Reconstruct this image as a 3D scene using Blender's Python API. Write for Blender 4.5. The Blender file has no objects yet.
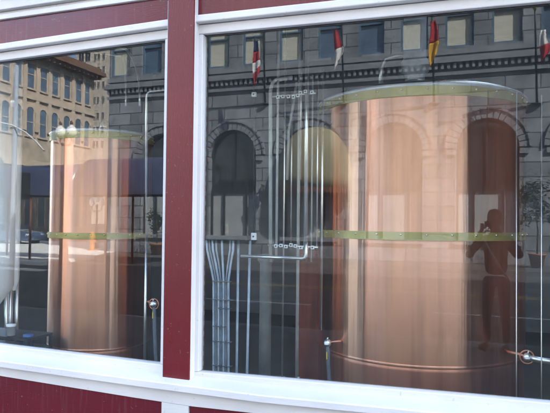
import bpy, bmesh, math, random
from mathutils import Vector, Matrix
random.seed(7)
C = bpy.context.scene.collection
sc = bpy.context.scene
PI = math.pi
rad = math.radians

# ------------------------------------------------------------------ camera
CAM = Vector((0.0, -3.8, 1.6))
YAW, PIT, ROL, FPX = rad(20.05), rad(1.39), rad(0.60), 583.3

def cam_dir(v):
    x, y = v.x, v.z
    c, s = math.cos(ROL), math.sin(ROL)
    x, y = c * x - s * y, s * x + c * y
    d = Vector((x, v.y, y))
    d = Matrix.Rotation(PIT, 3, 'X') @ d
    return Matrix.Rotation(YAW, 3, 'Z') @ d

cam = bpy.data.cameras.new('camera')
cam.sensor_width = 36.0
cam.lens = FPX / 550.0 * 36.0
cam.clip_start = 0.05
cam.clip_end = 2000
camo = bpy.data.objects.new('camera', cam)
C.objects.link(camo)
R_, U_, F_ = cam_dir(Vector((1, 0, 0))), cam_dir(Vector((0, 0, 1))), cam_dir(Vector((0, 1, 0)))
camo.matrix_world = Matrix(((R_.x, U_.x, -F_.x, CAM.x), (R_.y, U_.y, -F_.y, CAM.y),
                            (R_.z, U_.z, -F_.z, CAM.z), (0, 0, 0, 1)))
sc.camera = camo

# ------------------------------------------------------------------ light
SUN_EL = rad(42)
SUN_H = Vector((0.85, 0.53, 0)).normalized()       # towards the sun, behind the brewery and to its right
w = bpy.data.worlds.new('World'); sc.world = w; w.use_nodes = True
nt = w.node_tree
sky = nt.nodes.new('ShaderNodeTexSky'); sky.sky_type = 'NISHITA'; sky.sun_disc = False
sky.sun_elevation = SUN_EL
sky.sun_rotation = math.atan2(SUN_H.x, SUN_H.y)
sky.air_density = 1.0; sky.dust_density = 2.0
bg = nt.nodes['Background']; bg.inputs['Strength'].default_value = 0.15
nt.links.new(sky.outputs['Color'], bg.inputs['Color'])
sl = bpy.data.lights.new('sun', 'SUN'); sl.energy = 5.0; sl.angle = rad(0.5); sl.color = (1, 0.95, 0.87)
so = bpy.data.objects.new('sun', sl); C.objects.link(so)
sd = Vector((SUN_H.x * math.cos(SUN_EL), SUN_H.y * math.cos(SUN_EL), math.sin(SUN_EL)))
so.rotation_euler = sd.to_track_quat('Z', 'Y').to_euler()
so.location = (0, 0, 60)
sc.view_settings.view_transform = 'Standard'; sc.view_settings.look = 'None'
sc.view_settings.gamma = 1.0; sc.view_settings.use_curve_mapping = False
sc.view_settings.exposure = 3.15
sc.render.engine = 'CYCLES'
cy = sc.cycles
cy.use_denoising = True
cy.max_bounces = 10; cy.glossy_bounces = 6; cy.transparent_max_bounces = 24; cy.diffuse_bounces = 4
cy.sample_clamp_indirect = 6.0
cy.caustics_reflective = True; cy.blur_glossy = 0.5

# ------------------------------------------------------------------ a sight line through a point of the shopfront
def sight(px, py):
    d = cam_dir(Vector((px - 275.0, FPX, -(py - 206.5))))
    return d / d.y
def at(px, py, Zn):
    """world point seen at (px, py) whose distance from the camera along the facade normal is Zn"""
    v = sight(px, py)
    return Vector((v.x * Zn, -3.8 + Zn, 1.6 + v.z * Zn))
def mir(px, py, Zn):
    """world point whose mirror image in the panes is seen at (px, py)"""
    p = at(px, py, Zn)
    return Vector((p.x, -p.y, p.z))

# ------------------------------------------------------------------ materials
def nodes(name):
    m = bpy.data.materials.new(name); m.use_nodes = True
    t = m.node_tree; b = t.nodes['Principled BSDF']
    return m, t, b
def N(t, k, **kw):
    n = t.nodes.new(k)
    for a, v in kw.items(): setattr(n, a, v)
    return n
def mat(name, col, rough=0.6, metal=0.0, var=0.12, scale=6.0, bump=0.0, bscale=None, coat=0.0, stretch=(1, 1, 1), spec=0.5):
    m, t, b = nodes(name)
    tc = N(t, 'ShaderNodeTexCoord'); mp = N(t, 'ShaderNodeMapping'); mp.inputs['Scale'].default_value = stretch
    t.links.new(tc.outputs['Object'], mp.inputs['Vector'])
    n = N(t, 'ShaderNodeTexNoise'); n.inputs['Scale'].default_value = scale; n.inputs['Detail'].default_value = 6
    t.links.new(mp.outputs[0], n.inputs['Vector'])
    mx = N(t, 'ShaderNodeMix', data_type='RGBA')
    lo = [c * (1 - var) for c in col] + [1]; hi = [min(1, c * (1 + var)) for c in col] + [1]
    mx.inputs[6].default_value = lo; mx.inputs[7].default_value = hi
    rp = N(t, 'ShaderNodeMapRange'); rp.inputs[1].default_value = 0.3; rp.inputs[2].default_value = 0.7
    t.links.new(n.outputs[0], rp.inputs[0]); t.links.new(rp.outputs[0], mx.inputs[0])
    t.links.new(mx.outputs[2], b.inputs['Base Color'])
    b.inputs['Roughness'].default_value = rough; b.inputs['Metallic'].default_value = metal
    b.inputs['Coat Weight'].default_value = coat; b.inputs['Specular IOR Level'].default_value = spec
    if bump:
        n2 = N(t, 'ShaderNodeTexNoise'); n2.inputs['Scale'].default_value = bscale or scale * 5; n2.inputs['Detail'].default_value = 5
        t.links.new(mp.outputs[0], n2.inputs['Vector'])
        bp = N(t, 'ShaderNodeBump'); bp.inputs['Strength'].default_value = bump; bp.inputs['Distance'].default_value = 0.01
        t.links.new(n2.outputs[0], bp.inputs['Height']); t.links.new(bp.outputs[0], b.inputs['Normal'])
    return m

def paint(name, col, rough, gloss_streaks=0.0, wood=True, grime=(0.25, 0.22, 0.2)):
    """old brushed paint on boards: faint brush marks, grime flecks and pale vertical streaks painted in as gloss reflections"""
    m, t, b = nodes(name)
    tc = N(t, 'ShaderNodeTexCoord')
    def noise(scl, sc_, det=5):
        mp = N(t, 'ShaderNodeMapping'); mp.inputs['Scale'].default_value = scl
        t.links.new(tc.outputs['Object'], mp.inputs['Vector'])
        n = N(t, 'ShaderNodeTexNoise'); n.inputs['Scale'].default_value = sc_; n.inputs['Detail'].default_value = det
        t.links.new(mp.outputs[0], n.inputs['Vector']); return n
    def ramp(src, a, c):
        r = N(t, 'ShaderNodeMapRange'); r.inputs[1].default_value = a; r.inputs[2].default_value = c
        t.links.new(src, r.inputs[0]); return r.outputs[0]
    def mix(fac, a, c, amount=1.0):
        x = N(t, 'ShaderNodeMix', data_type='RGBA')
        f = N(t, 'ShaderNodeMath', operation='MULTIPLY'); f.inputs[1].default_value = amount
        t.links.new(fac, f.inputs[0]); t.links.new(f.outputs[0], x.inputs[0])
        if isinstance(a, tuple): x.inputs[6].default_value = (*a, 1)
        else: t.links.new(a, x.inputs[6])
        x.inputs[7].default_value = (*c, 1)
        return x.outputs[2]
    big = ramp(noise((1, 1, 1), 1.7).outputs[0], 0.35, 0.7)
    c1 = mix(big, col, tuple(x * 0.86 for x in col))
    if gloss_streaks:
        gloss = ramp(noise((9, 9, 0.7), 4.0).outputs[0], 0.55, 0.85)
        c1 = mix(gloss, c1, (0.55, 0.5, 0.5), gloss_streaks)  # pale streaks painted in for reflections on the glossy paint
    fl = ramp(noise((1, 1, 1), 38, 3).outputs[0], 0.68, 0.76)
    c1 = mix(fl, c1, grime, 0.35)
    t.links.new(c1, b.inputs['Base Color'])
    rr = N(t, 'ShaderNodeMapRange'); rr.inputs[3].default_value = rough * 0.75; rr.inputs[4].default_value = rough * 1.3
    t.links.new(noise((1, 1, 1), 9).outputs[0], rr.inputs[0]); t.links.new(rr.outputs[0], b.inputs['Roughness'])
    bp = N(t, 'ShaderNodeBump'); bp.inputs['Strength'].default_value = 0.35; bp.inputs['Distance'].default_value = 0.003
    t.links.new(noise((1.2, 1.2, 9) if wood else (9, 9, 1.2), 14).outputs[0], bp.inputs['Height'])
    t.links.new(bp.outputs[0], b.inputs['Normal'])
    return m

def brushed(name, col, rough, aniso, streak=0.25, tarnish=0.2, tcol=(0.45, 0.2, 0.13), mult=1.0):
    """metal sheet brushed round a vertical cylinder, with faint dents and tarnish running down it"""
    m, t, b = nodes(name)
    tc = N(t, 'ShaderNodeTexCoord')
    def noise(scl, s, det=4):
        mp = N(t, 'ShaderNodeMapping'); mp.inputs['Scale'].default_value = scl
        t.links.new(tc.outputs['Object'], mp.inputs['Vector'])
        n = N(t, 'ShaderNodeTexNoise'); n.inputs['Scale'].default_value = s; n.inputs['Detail'].default_value = det
        t.links.new(mp.outputs[0], n.inputs['Vector']); return n.outputs[0]
    a = noise((7, 7, 0.25), 2.0)
    r = N(t, 'ShaderNodeMapRange'); r.inputs[1].default_value = 0.45; r.inputs[2].default_value = 0.75
    t.links.new(a, r.inputs[0])
    f = N(t, 'ShaderNodeMath', operation='MULTIPLY'); f.inputs[1].default_value = tarnish
    t.links.new(r.outputs[0], f.inputs[0])
    mx = N(t, 'ShaderNodeMix', data_type='RGBA'); mx.inputs[6].default_value = (*col, 1); mx.inputs[7].default_value = (*tcol, 1)
    t.links.new(f.outputs[0], mx.inputs[0]); t.links.new(mx.outputs[2], b.inputs['Base Color'])
    b.inputs['Metallic'].default_value = 1.0
    rr = N(t, 'ShaderNodeMapRange'); rr.inputs[3].default_value = rough * 0.8; rr.inputs[4].default_value = rough * 1.25
    t.links.new(noise((3, 3, 0.6), 3.0), rr.inputs[0]); t.links.new(rr.outputs[0], b.inputs['Roughness'])
    b.inputs['Anisotropic'].default_value = aniso
    b.inputs['Anisotropic Rotation'].default_value = 0.25
    tg = N(t, 'ShaderNodeTangent', direction_type='RADIAL', axis='Z')
    t.links.new(tg.outputs[0], b.inputs['Tangent'])
    bp = N(t, 'ShaderNodeBump'); bp.inputs['Strength'].default_value = streak; bp.inputs['Distance'].default_value = 0.02 * mult
    t.links.new(noise((3.2, 3.2, 0.10), 2.6, 2), bp.inputs['Height'])
    bp2 = N(t, 'ShaderNodeBump'); bp2.inputs['Strength'].default_value = 0.3; bp2.inputs['Distance'].default_value = 0.002
    t.links.new(noise((26, 26, 0.5), 2.5, 3), bp2.inputs['Height']); t.links.new(bp.outputs[0], bp2.inputs['Normal'])
    t.links.new(bp2.outputs[0], b.inputs['Normal'])
    return m

def glass(name, ior, tint, wav=0.0):
    m = bpy.data.materials.new(name); m.use_nodes = True; t = m.node_tree
    t.nodes.remove(t.nodes['Principled BSDF']); out = t.nodes['Material Output']
    tr = N(t, 'ShaderNodeBsdfTransparent'); tr.inputs[0].default_value = (*tint, 1)
    gl = N(t, 'ShaderNodeBsdfGlossy'); gl.inputs['Roughness'].default_value = 0.0; gl.inputs[0].default_value = (0.97, 0.985, 1, 1)
    ge = N(t, 'ShaderNodeNewGeometry'); dt = N(t, 'ShaderNodeVectorMath', operation='DOT_PRODUCT')
    t.links.new(ge.outputs['Incoming'], dt.inputs[0]); t.links.new(ge.outputs['Normal'], dt.inputs[1])
    def mth(op, a, b=None):
        n = N(t, 'ShaderNodeMath', operation=op)
        for i, v in enumerate((a, b)):
            if v is None: continue
            if isinstance(v, (int, float)): n.inputs[i].default_value = v
            else: t.links.new(v, n.inputs[i])
        return n.outputs[0]
    F0 = ior
    sch = mth('ADD', mth('MULTIPLY', mth('POWER', mth('SUBTRACT', 1.0, mth('ABSOLUTE', dt.outputs['Value'])), 5.0), 1 - F0), F0)
    mx = N(t, 'ShaderNodeMixShader')
    t.links.new(sch, mx.inputs[0]); t.links.new(tr.outputs[0], mx.inputs[1]); t.links.new(gl.outputs[0], mx.inputs[2])
    df = N(t, 'ShaderNodeBsdfDiffuse'); df.inputs[0].default_value = (0.62, 0.64, 0.66, 1)  # thin diffuse dust film, mixed in as a painted haze over the pane
    tcd = N(t, 'ShaderNodeTexCoord'); mpd = N(t, 'ShaderNodeMapping'); mpd.inputs['Scale'].default_value = (1.6, 1.6, .35); mpd.inputs['Rotation'].default_value = (0, .12, 0)
    nd = N(t, 'ShaderNodeTexNoise'); nd.inputs['Scale'].default_value = 2.4; nd.inputs['Detail'].default_value = 7
    t.links.new(tcd.outputs['Object'], mpd.inputs['Vector']); t.links.new(mpd.outputs[0], nd.inputs['Vector'])
    mrd = N(t, 'ShaderNodeMapRange'); mrd.inputs[1].default_value = .35; mrd.inputs[2].default_value = .75; mrd.inputs[3].default_value = .003; mrd.inputs[4].default_value = .011
    t.links.new(nd.outputs[0], mrd.inputs[0])
    m2 = N(t, 'ShaderNodeMixShader'); t.links.new(mrd.outputs[0], m2.inputs[0]); t.links.new(mx.outputs[0], m2.inputs[1]); t.links.new(df.outputs[0], m2.inputs[2])
    t.links.new(m2.outputs[0], out.inputs[0])
    if wav:
        tc = N(t, 'ShaderNodeTexCoord'); n = N(t, 'ShaderNodeTexNoise'); n.inputs['Scale'].default_value = 0.9; n.inputs['Detail'].default_value = 1
        t.links.new(tc.outputs['Object'], n.inputs['Vector'])
        bp = N(t, 'ShaderNodeBump'); bp.inputs['Strength'].default_value = wav; bp.inputs['Distance'].default_value = 0.01
        t.links.new(n.outputs[0], bp.inputs['Height']); t.links.new(bp.outputs[0], gl.inputs['Normal'])
    return m

def masonry(name, col, mortar, bw, bh, axis='X', var=0.25, rough=0.85, msize=0.018, bump=0.6):
    m, t, b = nodes(name)
    tc = N(t, 'ShaderNodeTexCoord'); sp = N(t, 'ShaderNodeSeparateXYZ'); cb = N(t, 'ShaderNodeCombineXYZ')
    t.links.new(tc.outputs['Object'], sp.inputs[0])
    t.links.new(sp.outputs[axis], cb.inputs[0]); t.links.new(sp.outputs['Z'], cb.inputs[1])
    br = N(t, 'ShaderNodeTexBrick'); br.inputs['Scale'].default_value = 1.0
    br.inputs['Brick Width'].default_value = bw; br.inputs['Row Height'].default_value = bh
    br.inputs['Mortar Size'].default_value = msize; br.inputs['Mortar Smooth'].default_value = 0.1
    br.inputs['Color1'].default_value = (*[c * (1 - var) for c in col], 1); br.inputs['Color2'].default_value = (*[c * (1 + var) for c in col], 1)
    br.inputs['Mortar'].default_value = (*mortar, 1)
    t.links.new(cb.outputs[0], br.inputs['Vector'])
    n = N(t, 'ShaderNodeTexNoise'); n.inputs['Scale'].default_value = 1.3; n.inputs['Detail'].default_value = 8
    t.links.new(tc.outputs['Object'], n.inputs['Vector'])
    mr = N(t, 'ShaderNodeMapRange'); mr.inputs[1].default_value = 0.25; mr.inputs[2].default_value = 0.75; mr.inputs[3].default_value = 0.62; mr.inputs[4].default_value = 1.3
    t.links.new(n.outputs[0], mr.inputs[0])
    mu = N(t, 'ShaderNodeMix', data_type='RGBA', blend_type='MULTIPLY'); mu.inputs[0].default_value = 1
    t.links.new(br.outputs[0], mu.inputs[6]); t.links.new(mr.outputs[0], mu.inputs[7])
    t.links.new(mu.outputs[2], b.inputs['Base Color']); b.inputs['Roughness'].default_value = rough
    bp = N(t, 'ShaderNodeBump'); bp.inputs['Strength'].default_value = bump; bp.inputs['Distance'].default_value = 0.03; bp.invert = True
    t.links.new(br.outputs['Fac'], bp.inputs['Height']); t.links.new(bp.outputs[0], b.inputs['Normal'])
    return m

M = dict(
    white=paint('white_paint', (0.66, 0.645, 0.64), 0.45),
    maroon=paint('maroon_paint', (0.115, 0.006, 0.014), 0.15, gloss_streaks=0.05),
    maroon_post=paint('maroon_post_paint', (0.125, 0.0055, 0.009), 0.3, wood=False),
    copper=brushed('brushed_copper', (0.99, 0.515, 0.34), 0.36, 1.0, streak=0.42, tarnish=0.35),
    copper_dull=brushed('dull_copper', (0.62, 0.28, 0.19), 0.42, 0.5, streak=0.3, tarnish=0.5, tcol=(0.2, 0.08, 0.05)),
    steel=brushed('brushed_steel', (0.66, 0.68, 0.72), 0.25, 0.4, streak=0.1, tarnish=0.15, tcol=(0.4, 0.4, 0.42)),
    tank_steel=mat('white_enamel', (0.85, 0.90, 0.95), 0.3, 0, 0.08, 2, stretch=(6, 6, .4)),
    brass=mat('brass_band', (0.42, 0.355, 0.12), 0.5, 0.35, 0.18, 5, bump=0.15),
    rivet=mat('rivet_steel', (0.75, 0.72, 0.62), 0.3, 1.0),
    pipe=mat('pipe_steel', (0.72, 0.73, 0.74), 0.28, 0.9, 0.08, 12),
    duct_grey=mat('grey_duct', (0.24, 0.25, 0.26), 0.5, 0, 0.25, 5, bump=.2),
    galv=mat('galvanised_sheet', (0.60, 0.64, 0.70), 0.35, 0.25, 0.15, 9, bump=0.1),
    pipe_white=mat('white_pipe', (0.42, 0.42, 0.41), 0.45, 0.0, 0.1, 9),
    conduit=mat('grey_conduit', (0.36, 0.42, 0.50), 0.45, 0.0, 0.15, 14),
    hose=mat('grey_hose', (0.11, 0.13, 0.16), 0.55, 0, 0.15, 20, bump=0.3),
    rubber=mat('rubber', (0.02, 0.02, 0.022), 0.7),
    plastic_white=mat('white_plastic', (0.78, 0.79, 0.82), 0.4),
    plastic_blue=mat('blue_plastic', (0.04, 0.12, 0.33), 0.4),
    yellow=mat('yellow_tag', (0.7, 0.5, 0.05), 0.5),
    dark_wall=mat('grey_plaster', (0.22, 0.235, 0.26), 0.8, 0, 0.25, 1.5, bump=0.3),
    dark_steel=mat('dark_steel', (0.035, 0.037, 0.04), 0.5, 0.3, 0.3, 8),
    redwood=mat('redwood_panel', (0.16, 0.035, 0.022), 0.5, 0, 0.3, 3, stretch=(6, 6, 0.6)),
    tile=masonry('quarry_tile', (0.10, 0.045, 0.032), (0.05, 0.045, 0.04), 0.2, 0.2, bump=0.2),
    stone=masonry('grey_ashlar', (0.235, 0.255, 0.285), (0.08, 0.08, 0.085), 1.25, 0.56, var=0.22, msize=0.022),
    stone_plain=mat('grey_stone_trim', (0.235, 0.255, 0.285), 0.85, 0, 0.18, 2.5, bump=0.4),
    tan=masonry('tan_stucco', (0.52, 0.43, 0.34), (0.42, 0.34, 0.27), 1.6, 0.8, axis='Y', var=0.06, msize=0.02, bump=0.2),
    tan_trim=mat('tan_trim', (0.60, 0.50, 0.40), 0.8, 0, 0.12, 2),
    eave=mat('brown_eave', (0.17, 0.10, 0.065), 0.7, 0, 0.2, 3),
    pale=masonry('pale_brick', (0.62, 0.55, 0.47), (0.52, 0.46, 0.40), 0.9, 0.45, var=0.05, msize=0.02, bump=0.1),
    blind=mat('cream_blind', (0.62, 0.60, 0.50), 0.7, 0, 0.1, 5, stretch=(1, 1, 20)),
    bluewin=mat('blue_sash', (0.10, 0.17, 0.25), 0.5, 0, 0.15, 5),
    darkframe=mat('dark_sash', (0.03, 0.03, 0.035), 0.5),
    darkglass=mat('dark_window', (0.03, 0.033, 0.038), 0.06, 0, 0.2, 2, spec=0.9),
    skyglass=mat('window_glass', (0.10, 0.15, 0.22), 0.05, 0, 0.3, 0.8, spec=1.0),  # blue in the base colour stands for reflected sky
    whitepane=mat('reflection_pane', (0.42, 0.44, 0.45), 0.35, 0, 0.1, 1.5),  # pale tone painted in for what the lower panes reflect
    tan_awning=mat('beige_awning', (0.27, 0.245, 0.16), 0.85, 0, 0.1, 3, bump=0.3),
    navy=mat('navy_canvas', (0.055, 0.065, 0.12), 0.22, 0, 0.2, 1.5, bump=0.2),
    asphalt=mat('asphalt', (0.055, 0.056, 0.06), 0.85, 0, 0.25, 0.7, bump=0.6, bscale=60),
    pavement=masonry('pavement_slabs', (0.11, 0.11, 0.11), (0.07, 0.07, 0.07), 1.2, 1.2, var=0.05),
    near_paving=masonry('near_paving', (0.36, 0.35, 0.34), (0.2, 0.2, 0.19), 1.5, 1.5, var=0.05),
    sunlit_paving=mat('sunlit_paving', (0.82, 0.81, 0.78), 0.75, 0, 0.12, 0.6, bump=0.3),  # concrete lightened so the sun's brightness sits in the colour
    kerb=mat('kerb_stone', (0.30, 0.30, 0.29), 0.8, 0, 0.15, 4),
    line_yellow=mat('yellow_road_paint', (0.62, 0.42, 0.06), 0.6, 0, 0.2, 6),
    line_white=mat('white_road_paint', (0.7, 0.7, 0.68), 0.6, 0, 0.15, 6),
    iron=mat('painted_iron', (0.035, 0.04, 0.038), 0.45, 0.2, 0.2, 8),
    rust_iron=mat('brown_iron', (0.14, 0.055, 0.035), 0.5, 0.1, 0.2, 8),
    globe=mat('milk_glass', (0.9, 0.89, 0.85), 0.25, 0, 0.04, 5),
    flag_red=mat('flag_red', (0.42, 0.02, 0.03), 0.8), flag_white=mat('flag_white', (0.75, 0.74, 0.72), 0.8),
    flag_navy=mat('flag_navy', (0.02, 0.03, 0.12), 0.8), flag_gold=mat('flag_gold', (0.65, 0.36, 0.03), 0.8),
    flag_black=mat('flag_black', (0.015, 0.015, 0.015), 0.8),
    leaf=mat('leaf_green', (0.045, 0.07, 0.03), 0.6, 0, 0.4, 8), bark=mat('bark', (0.08, 0.06, 0.045), 0.9),
    terracotta=mat('terracotta', (0.30, 0.13, 0.07), 0.8),
    car_paint=mat('blue_car_paint', (0.10, 0.16, 0.26), 0.22, 0.4, 0.03, 2, coat=1.0),
    headlight=mat('headlamp', (0.8, 0.8, 0.8), 0.1), tail=mat('tail_lamp', (0.4, 0.01, 0.01), 0.2),
    orange=mat('orange_paint', (0.62, 0.22, 0.03), 0.45), skin=mat('skin', (0.42, 0.24, 0.17), 0.55),
    coat=mat('dark_jacket', (0.03, 0.03, 0.038), 0.8, 0, 0.4, 10, bump=1.0, bscale=14), jeans=mat('jeans', (0.03, 0.045, 0.09), 0.85),
    hair=mat('dark_hair', (0.02, 0.014, 0.01), 0.5), strap=mat('pale_strap', (0.6, 0.6, 0.58), 0.7),
)
M['pane'] = glass('shop_pane', 0.025, (0.93, 0.96, 0.955), wav=0.006)

# ------------------------------------------------------------------ mesh helpers
class MB:
    def __init__(s): s.bm = bmesh.new(); s.sm = set()
    def box(s, x0, x1, y0, y1, z0, z1):
        v = [s.bm.verts.new(p) for p in ((x0, y0, z0), (x1, y0, z0), (x1, y1, z0), (x0, y1, z0), (x0, y0, z1), (x1, y0, z1), (x1, y1, z1), (x0, y1, z1))]
        for f in ((0, 3, 2, 1), (4, 5, 6, 7), (0, 1, 5, 4), (1, 2, 6, 5), (2, 3, 7, 6), (3, 0, 4, 7)):
            s.bm.faces.new([v[i] for i in f])
        return s
    def hexa(s, front, back):
        """solid between two quads given in the same order"""
        a = [s.bm.verts.new(p) for p in front]; b = [s.bm.verts.new(p) for p in back]
        n = len(a); fs = [s.bm.faces.new(a), s.bm.faces.new(list(reversed(b)))]
        for i in range(n):
            j = (i + 1) % n
            fs.append(s.bm.faces.new((a[j], a[i], b[i], b[j])))
        return s
    def lathe(s, prof, seg=32, c=(0, 0, 0), smooth=True, a0=0.0, a1=2 * PI):
        full = abs(a1 - a0 - 2 * PI) < 1e-6
        k = seg if full else seg + 1
        rings = []
        for r, z in prof:
            if r < 1e-6: rings.append([s.bm.verts.new((c[0], c[1], c[2] + z))]); continue
            rings.append([s.bm.verts.new((c[0] + r * math.cos(a0 + (a1 - a0) * i / seg), c[1] + r * math.sin(a0 + (a1 - a0) * i / seg), c[2] + z)) for i in range(k)])
        for A, B in zip(rings, rings[1:]):
            for i in range(seg):
                j = (i + 1) % k if full else i + 1
                try:
                    if len(A) == 1 and len(B) == 1: continue
                    if len(A) == 1: f = s.bm.faces.new((A[0], B[j], B[i]))
                    elif len(B) == 1: f = s.bm.faces.new((A[i], A[j], B[0]))
                    else: f = s.bm.faces.new((A[i], A[j], B[j], B[i]))
                    f.smooth = smooth
                except ValueError: pass
        return s
    def tube(s, pts, r, seg=12, cap=True):
        pts = [Vector(p) for p in pts]; rs = r if isinstance(r, (list, tuple)) else [r] * len(pts)
        prev = None; rings = []
        for i, p in enumerate(pts):
            if i == 0: d = pts[1] - p
            elif i == len(pts) - 1: d = p - pts[i - 1]
            else: d = (pts[i + 1] - p).normalized() + (p - pts[i - 1]).normalized()
            d.normalize()
            if prev is None:
                u = d.orthogonal().normalized()
            else:
                u = (prev - d * prev.dot(d)).normalized()
            prev = u; v = d.cross(u)
            rings.append([s.bm.verts.new(p + (u * math.cos(2 * PI * k / seg) + v * math.sin(2 * PI * k / seg)) * rs[i]) for k in range(seg)])
        for A, B in zip(rings, rings[1:]):
            for k in range(seg):
                f = s.bm.faces.new((A[k], A[(k + 1) % seg], B[(k + 1) % seg], B[k])); f.smooth = True
        if cap:
            s.bm.faces.new(list(reversed(rings[0]))); s.bm.faces.new(rings[-1])
        return s
    def sphere(s, c, r, sz=1.0, seg=16):
        n = seg // 2
        return s.lathe([(r * math.sin(PI * i / n), -r * sz * math.cos(PI * i / n)) for i in range(n + 1)], seg, c)
    def build(s, name, m, parent=None, bevel=0.0, **tags):
        bmesh.ops.recalc_face_normals(s.bm, faces=s.bm.faces)
        me = bpy.data.meshes.new(name); s.bm.to_mesh(me); s.bm.free()
        o = bpy.data.objects.new(name, me); C.objects.link(o)
        if isinstance(m, str): m = M[m]
        me.materials.append(m)
        if parent is not None:
            o.parent = parent; o.matrix_parent_inverse = Matrix.Identity(4)
        if bevel:
            b = o.modifiers.new('bevel', 'BEVEL'); b.width = bevel; b.segments = 2; b.limit_method = 'ANGLE'; b.angle_limit = rad(40)
        tag(o, **tags)
        return o
def tag(o, label=None, cat=None, group=None, kind=None):
    if label: o['label'] = label
    if cat: o['category'] = cat
    if group: o['group'] = group
    if kind: o['kind'] = kind
    return o
def empty(name, loc, label, cat, group=None, rz=0.0):
    o = bpy.data.objects.new(name, None); C.objects.link(o); o.location = loc; o.rotation_euler = (0, 0, rz)
    o.empty_display_size = 0.2
    return tag(o, label, cat, group)
def copy_tree(o, parent=None):
    c = o.copy(); C.objects.link(c); c.parent = parent
    for ch in list(o.children): copy_tree(ch, c)
    return c
def arc(c, r, a0, a1, n, plane='xz'):
    out = []
    for i in range(n + 1):
        a = a0 + (a1 - a0) * i / n
        u, v = r * math.cos(a), r * math.sin(a)
        out.append(Vector((c[0] + u, c[1], c[2] + v)) if plane == 'xz' else Vector((c[0], c[1] + u, c[2] + v)))
    return out

# ------------------------------------------------------------------ setting: ground, street, pavements
STREET_N, STREET_S = -2.6 - 2.0, -17.0          # kerb lines
CORNER = -17.5                                   # corner of the stone building
FAR = -35.0                                      # line of the tan building across the side street
YB = -20.2                                       # front of the stone building
MB().box(-900, 900, -900, 900, -0.45, -0.15).build('ground', 'asphalt', kind='structure')
MB().box(-60, 60, STREET_S + 0.004, STREET_N - 0.004, -0.149, -0.12).build('road', 'asphalt', kind='structure')
MB().box(FAR + 3.2, CORNER - 3.2, -140, STREET_S, -0.149, -0.121).build('side_street', 'asphalt', kind='structure')
MB().box(-9.5, 60, STREET_N + 0.15, 0.06, -0.14, 0.0).build('pavement', 'near_paving', kind='structure')
MB().box(-9.5, 60, STREET_N, STREET_N + 0.146, -0.14, -0.004).build('kerb', 'kerb', kind='structure', bevel=0.01)
pv = MB().box(CORNER - 3.0, 60, YB - 0.3, STREET_S - 0.15, -0.14, 0.0)
pv.box(CORNER - 3.0, CORNER - 0.004, -80, YB - 0.304, -0.14, 0.0)
pv.build('pavement_opposite', 'pavement', kind='structure')
MB().box(-80, FAR + 3.0, -80, STREET_S - 0.15, -0.14, 0.0).build('pavement_corner', 'pavement', kind='structure')
pl = [(-19.2, -28.5), (-36, -30), (-36, -13.9), (-20, -13.7), (-15.2, -13.2), (-15.6, -16.5), (-16.7, -18.9)]
MB().hexa([(x, y, 0.012) for x, y in pl], [(x, y, -0.119) for x, y in pl]).build('sunlit_paving', 'sunlit_paving', kind='structure')  # pale slabs cut to the shape of the sunlit patch
MB().hexa([(x, y, -0.112) for x, y in ((-13.6, -12.0), (-30, -13.3), (-30, -12.0), (-13.6, -11.3))], [(x, y, -0.119) for x, y in ((-13.6, -12.0), (-30, -13.3), (-30, -12.0), (-13.6, -11.3))]).build('crossing_line', 'line_white', kind='structure')
m_ = MB()
for dy in (-0.13, 0.13): m_.box(-7.9, 55, -10.8 + dy - 0.05, -10.8 + dy + 0.05, -0.119, -0.114)
m_.build('centre_line', 'line_yellow', kind='structure')
m_ = MB()
for k in range(3): m_.box(-6 + 5 * k, -3.4 + 5 * k, -7.75, -7.65, -0.119, -0.114)
m_.build('lane_line', 'line_white', kind='structure')

# ------------------------------------------------------------------ the brewery building we look at
TOPZ = 1.6 + 0.3535 * 3.8
BOTZ = 1.6 - 0.2832 * 3.8
bb = empty('brewery_building', (0, 0, 0), 'maroon and white painted shopfront with two big plate glass windows', 'building')
XL0, XL1 = -5.35, -0.5935 * 3.8                  # left pane
XR0, XR1 = -0.5107 * 3.8, 1.14                   # right pane
PX0, PX1 = sight(168, 0).x * 3.68, sight(194.3, 0).x * 3.68

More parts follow.
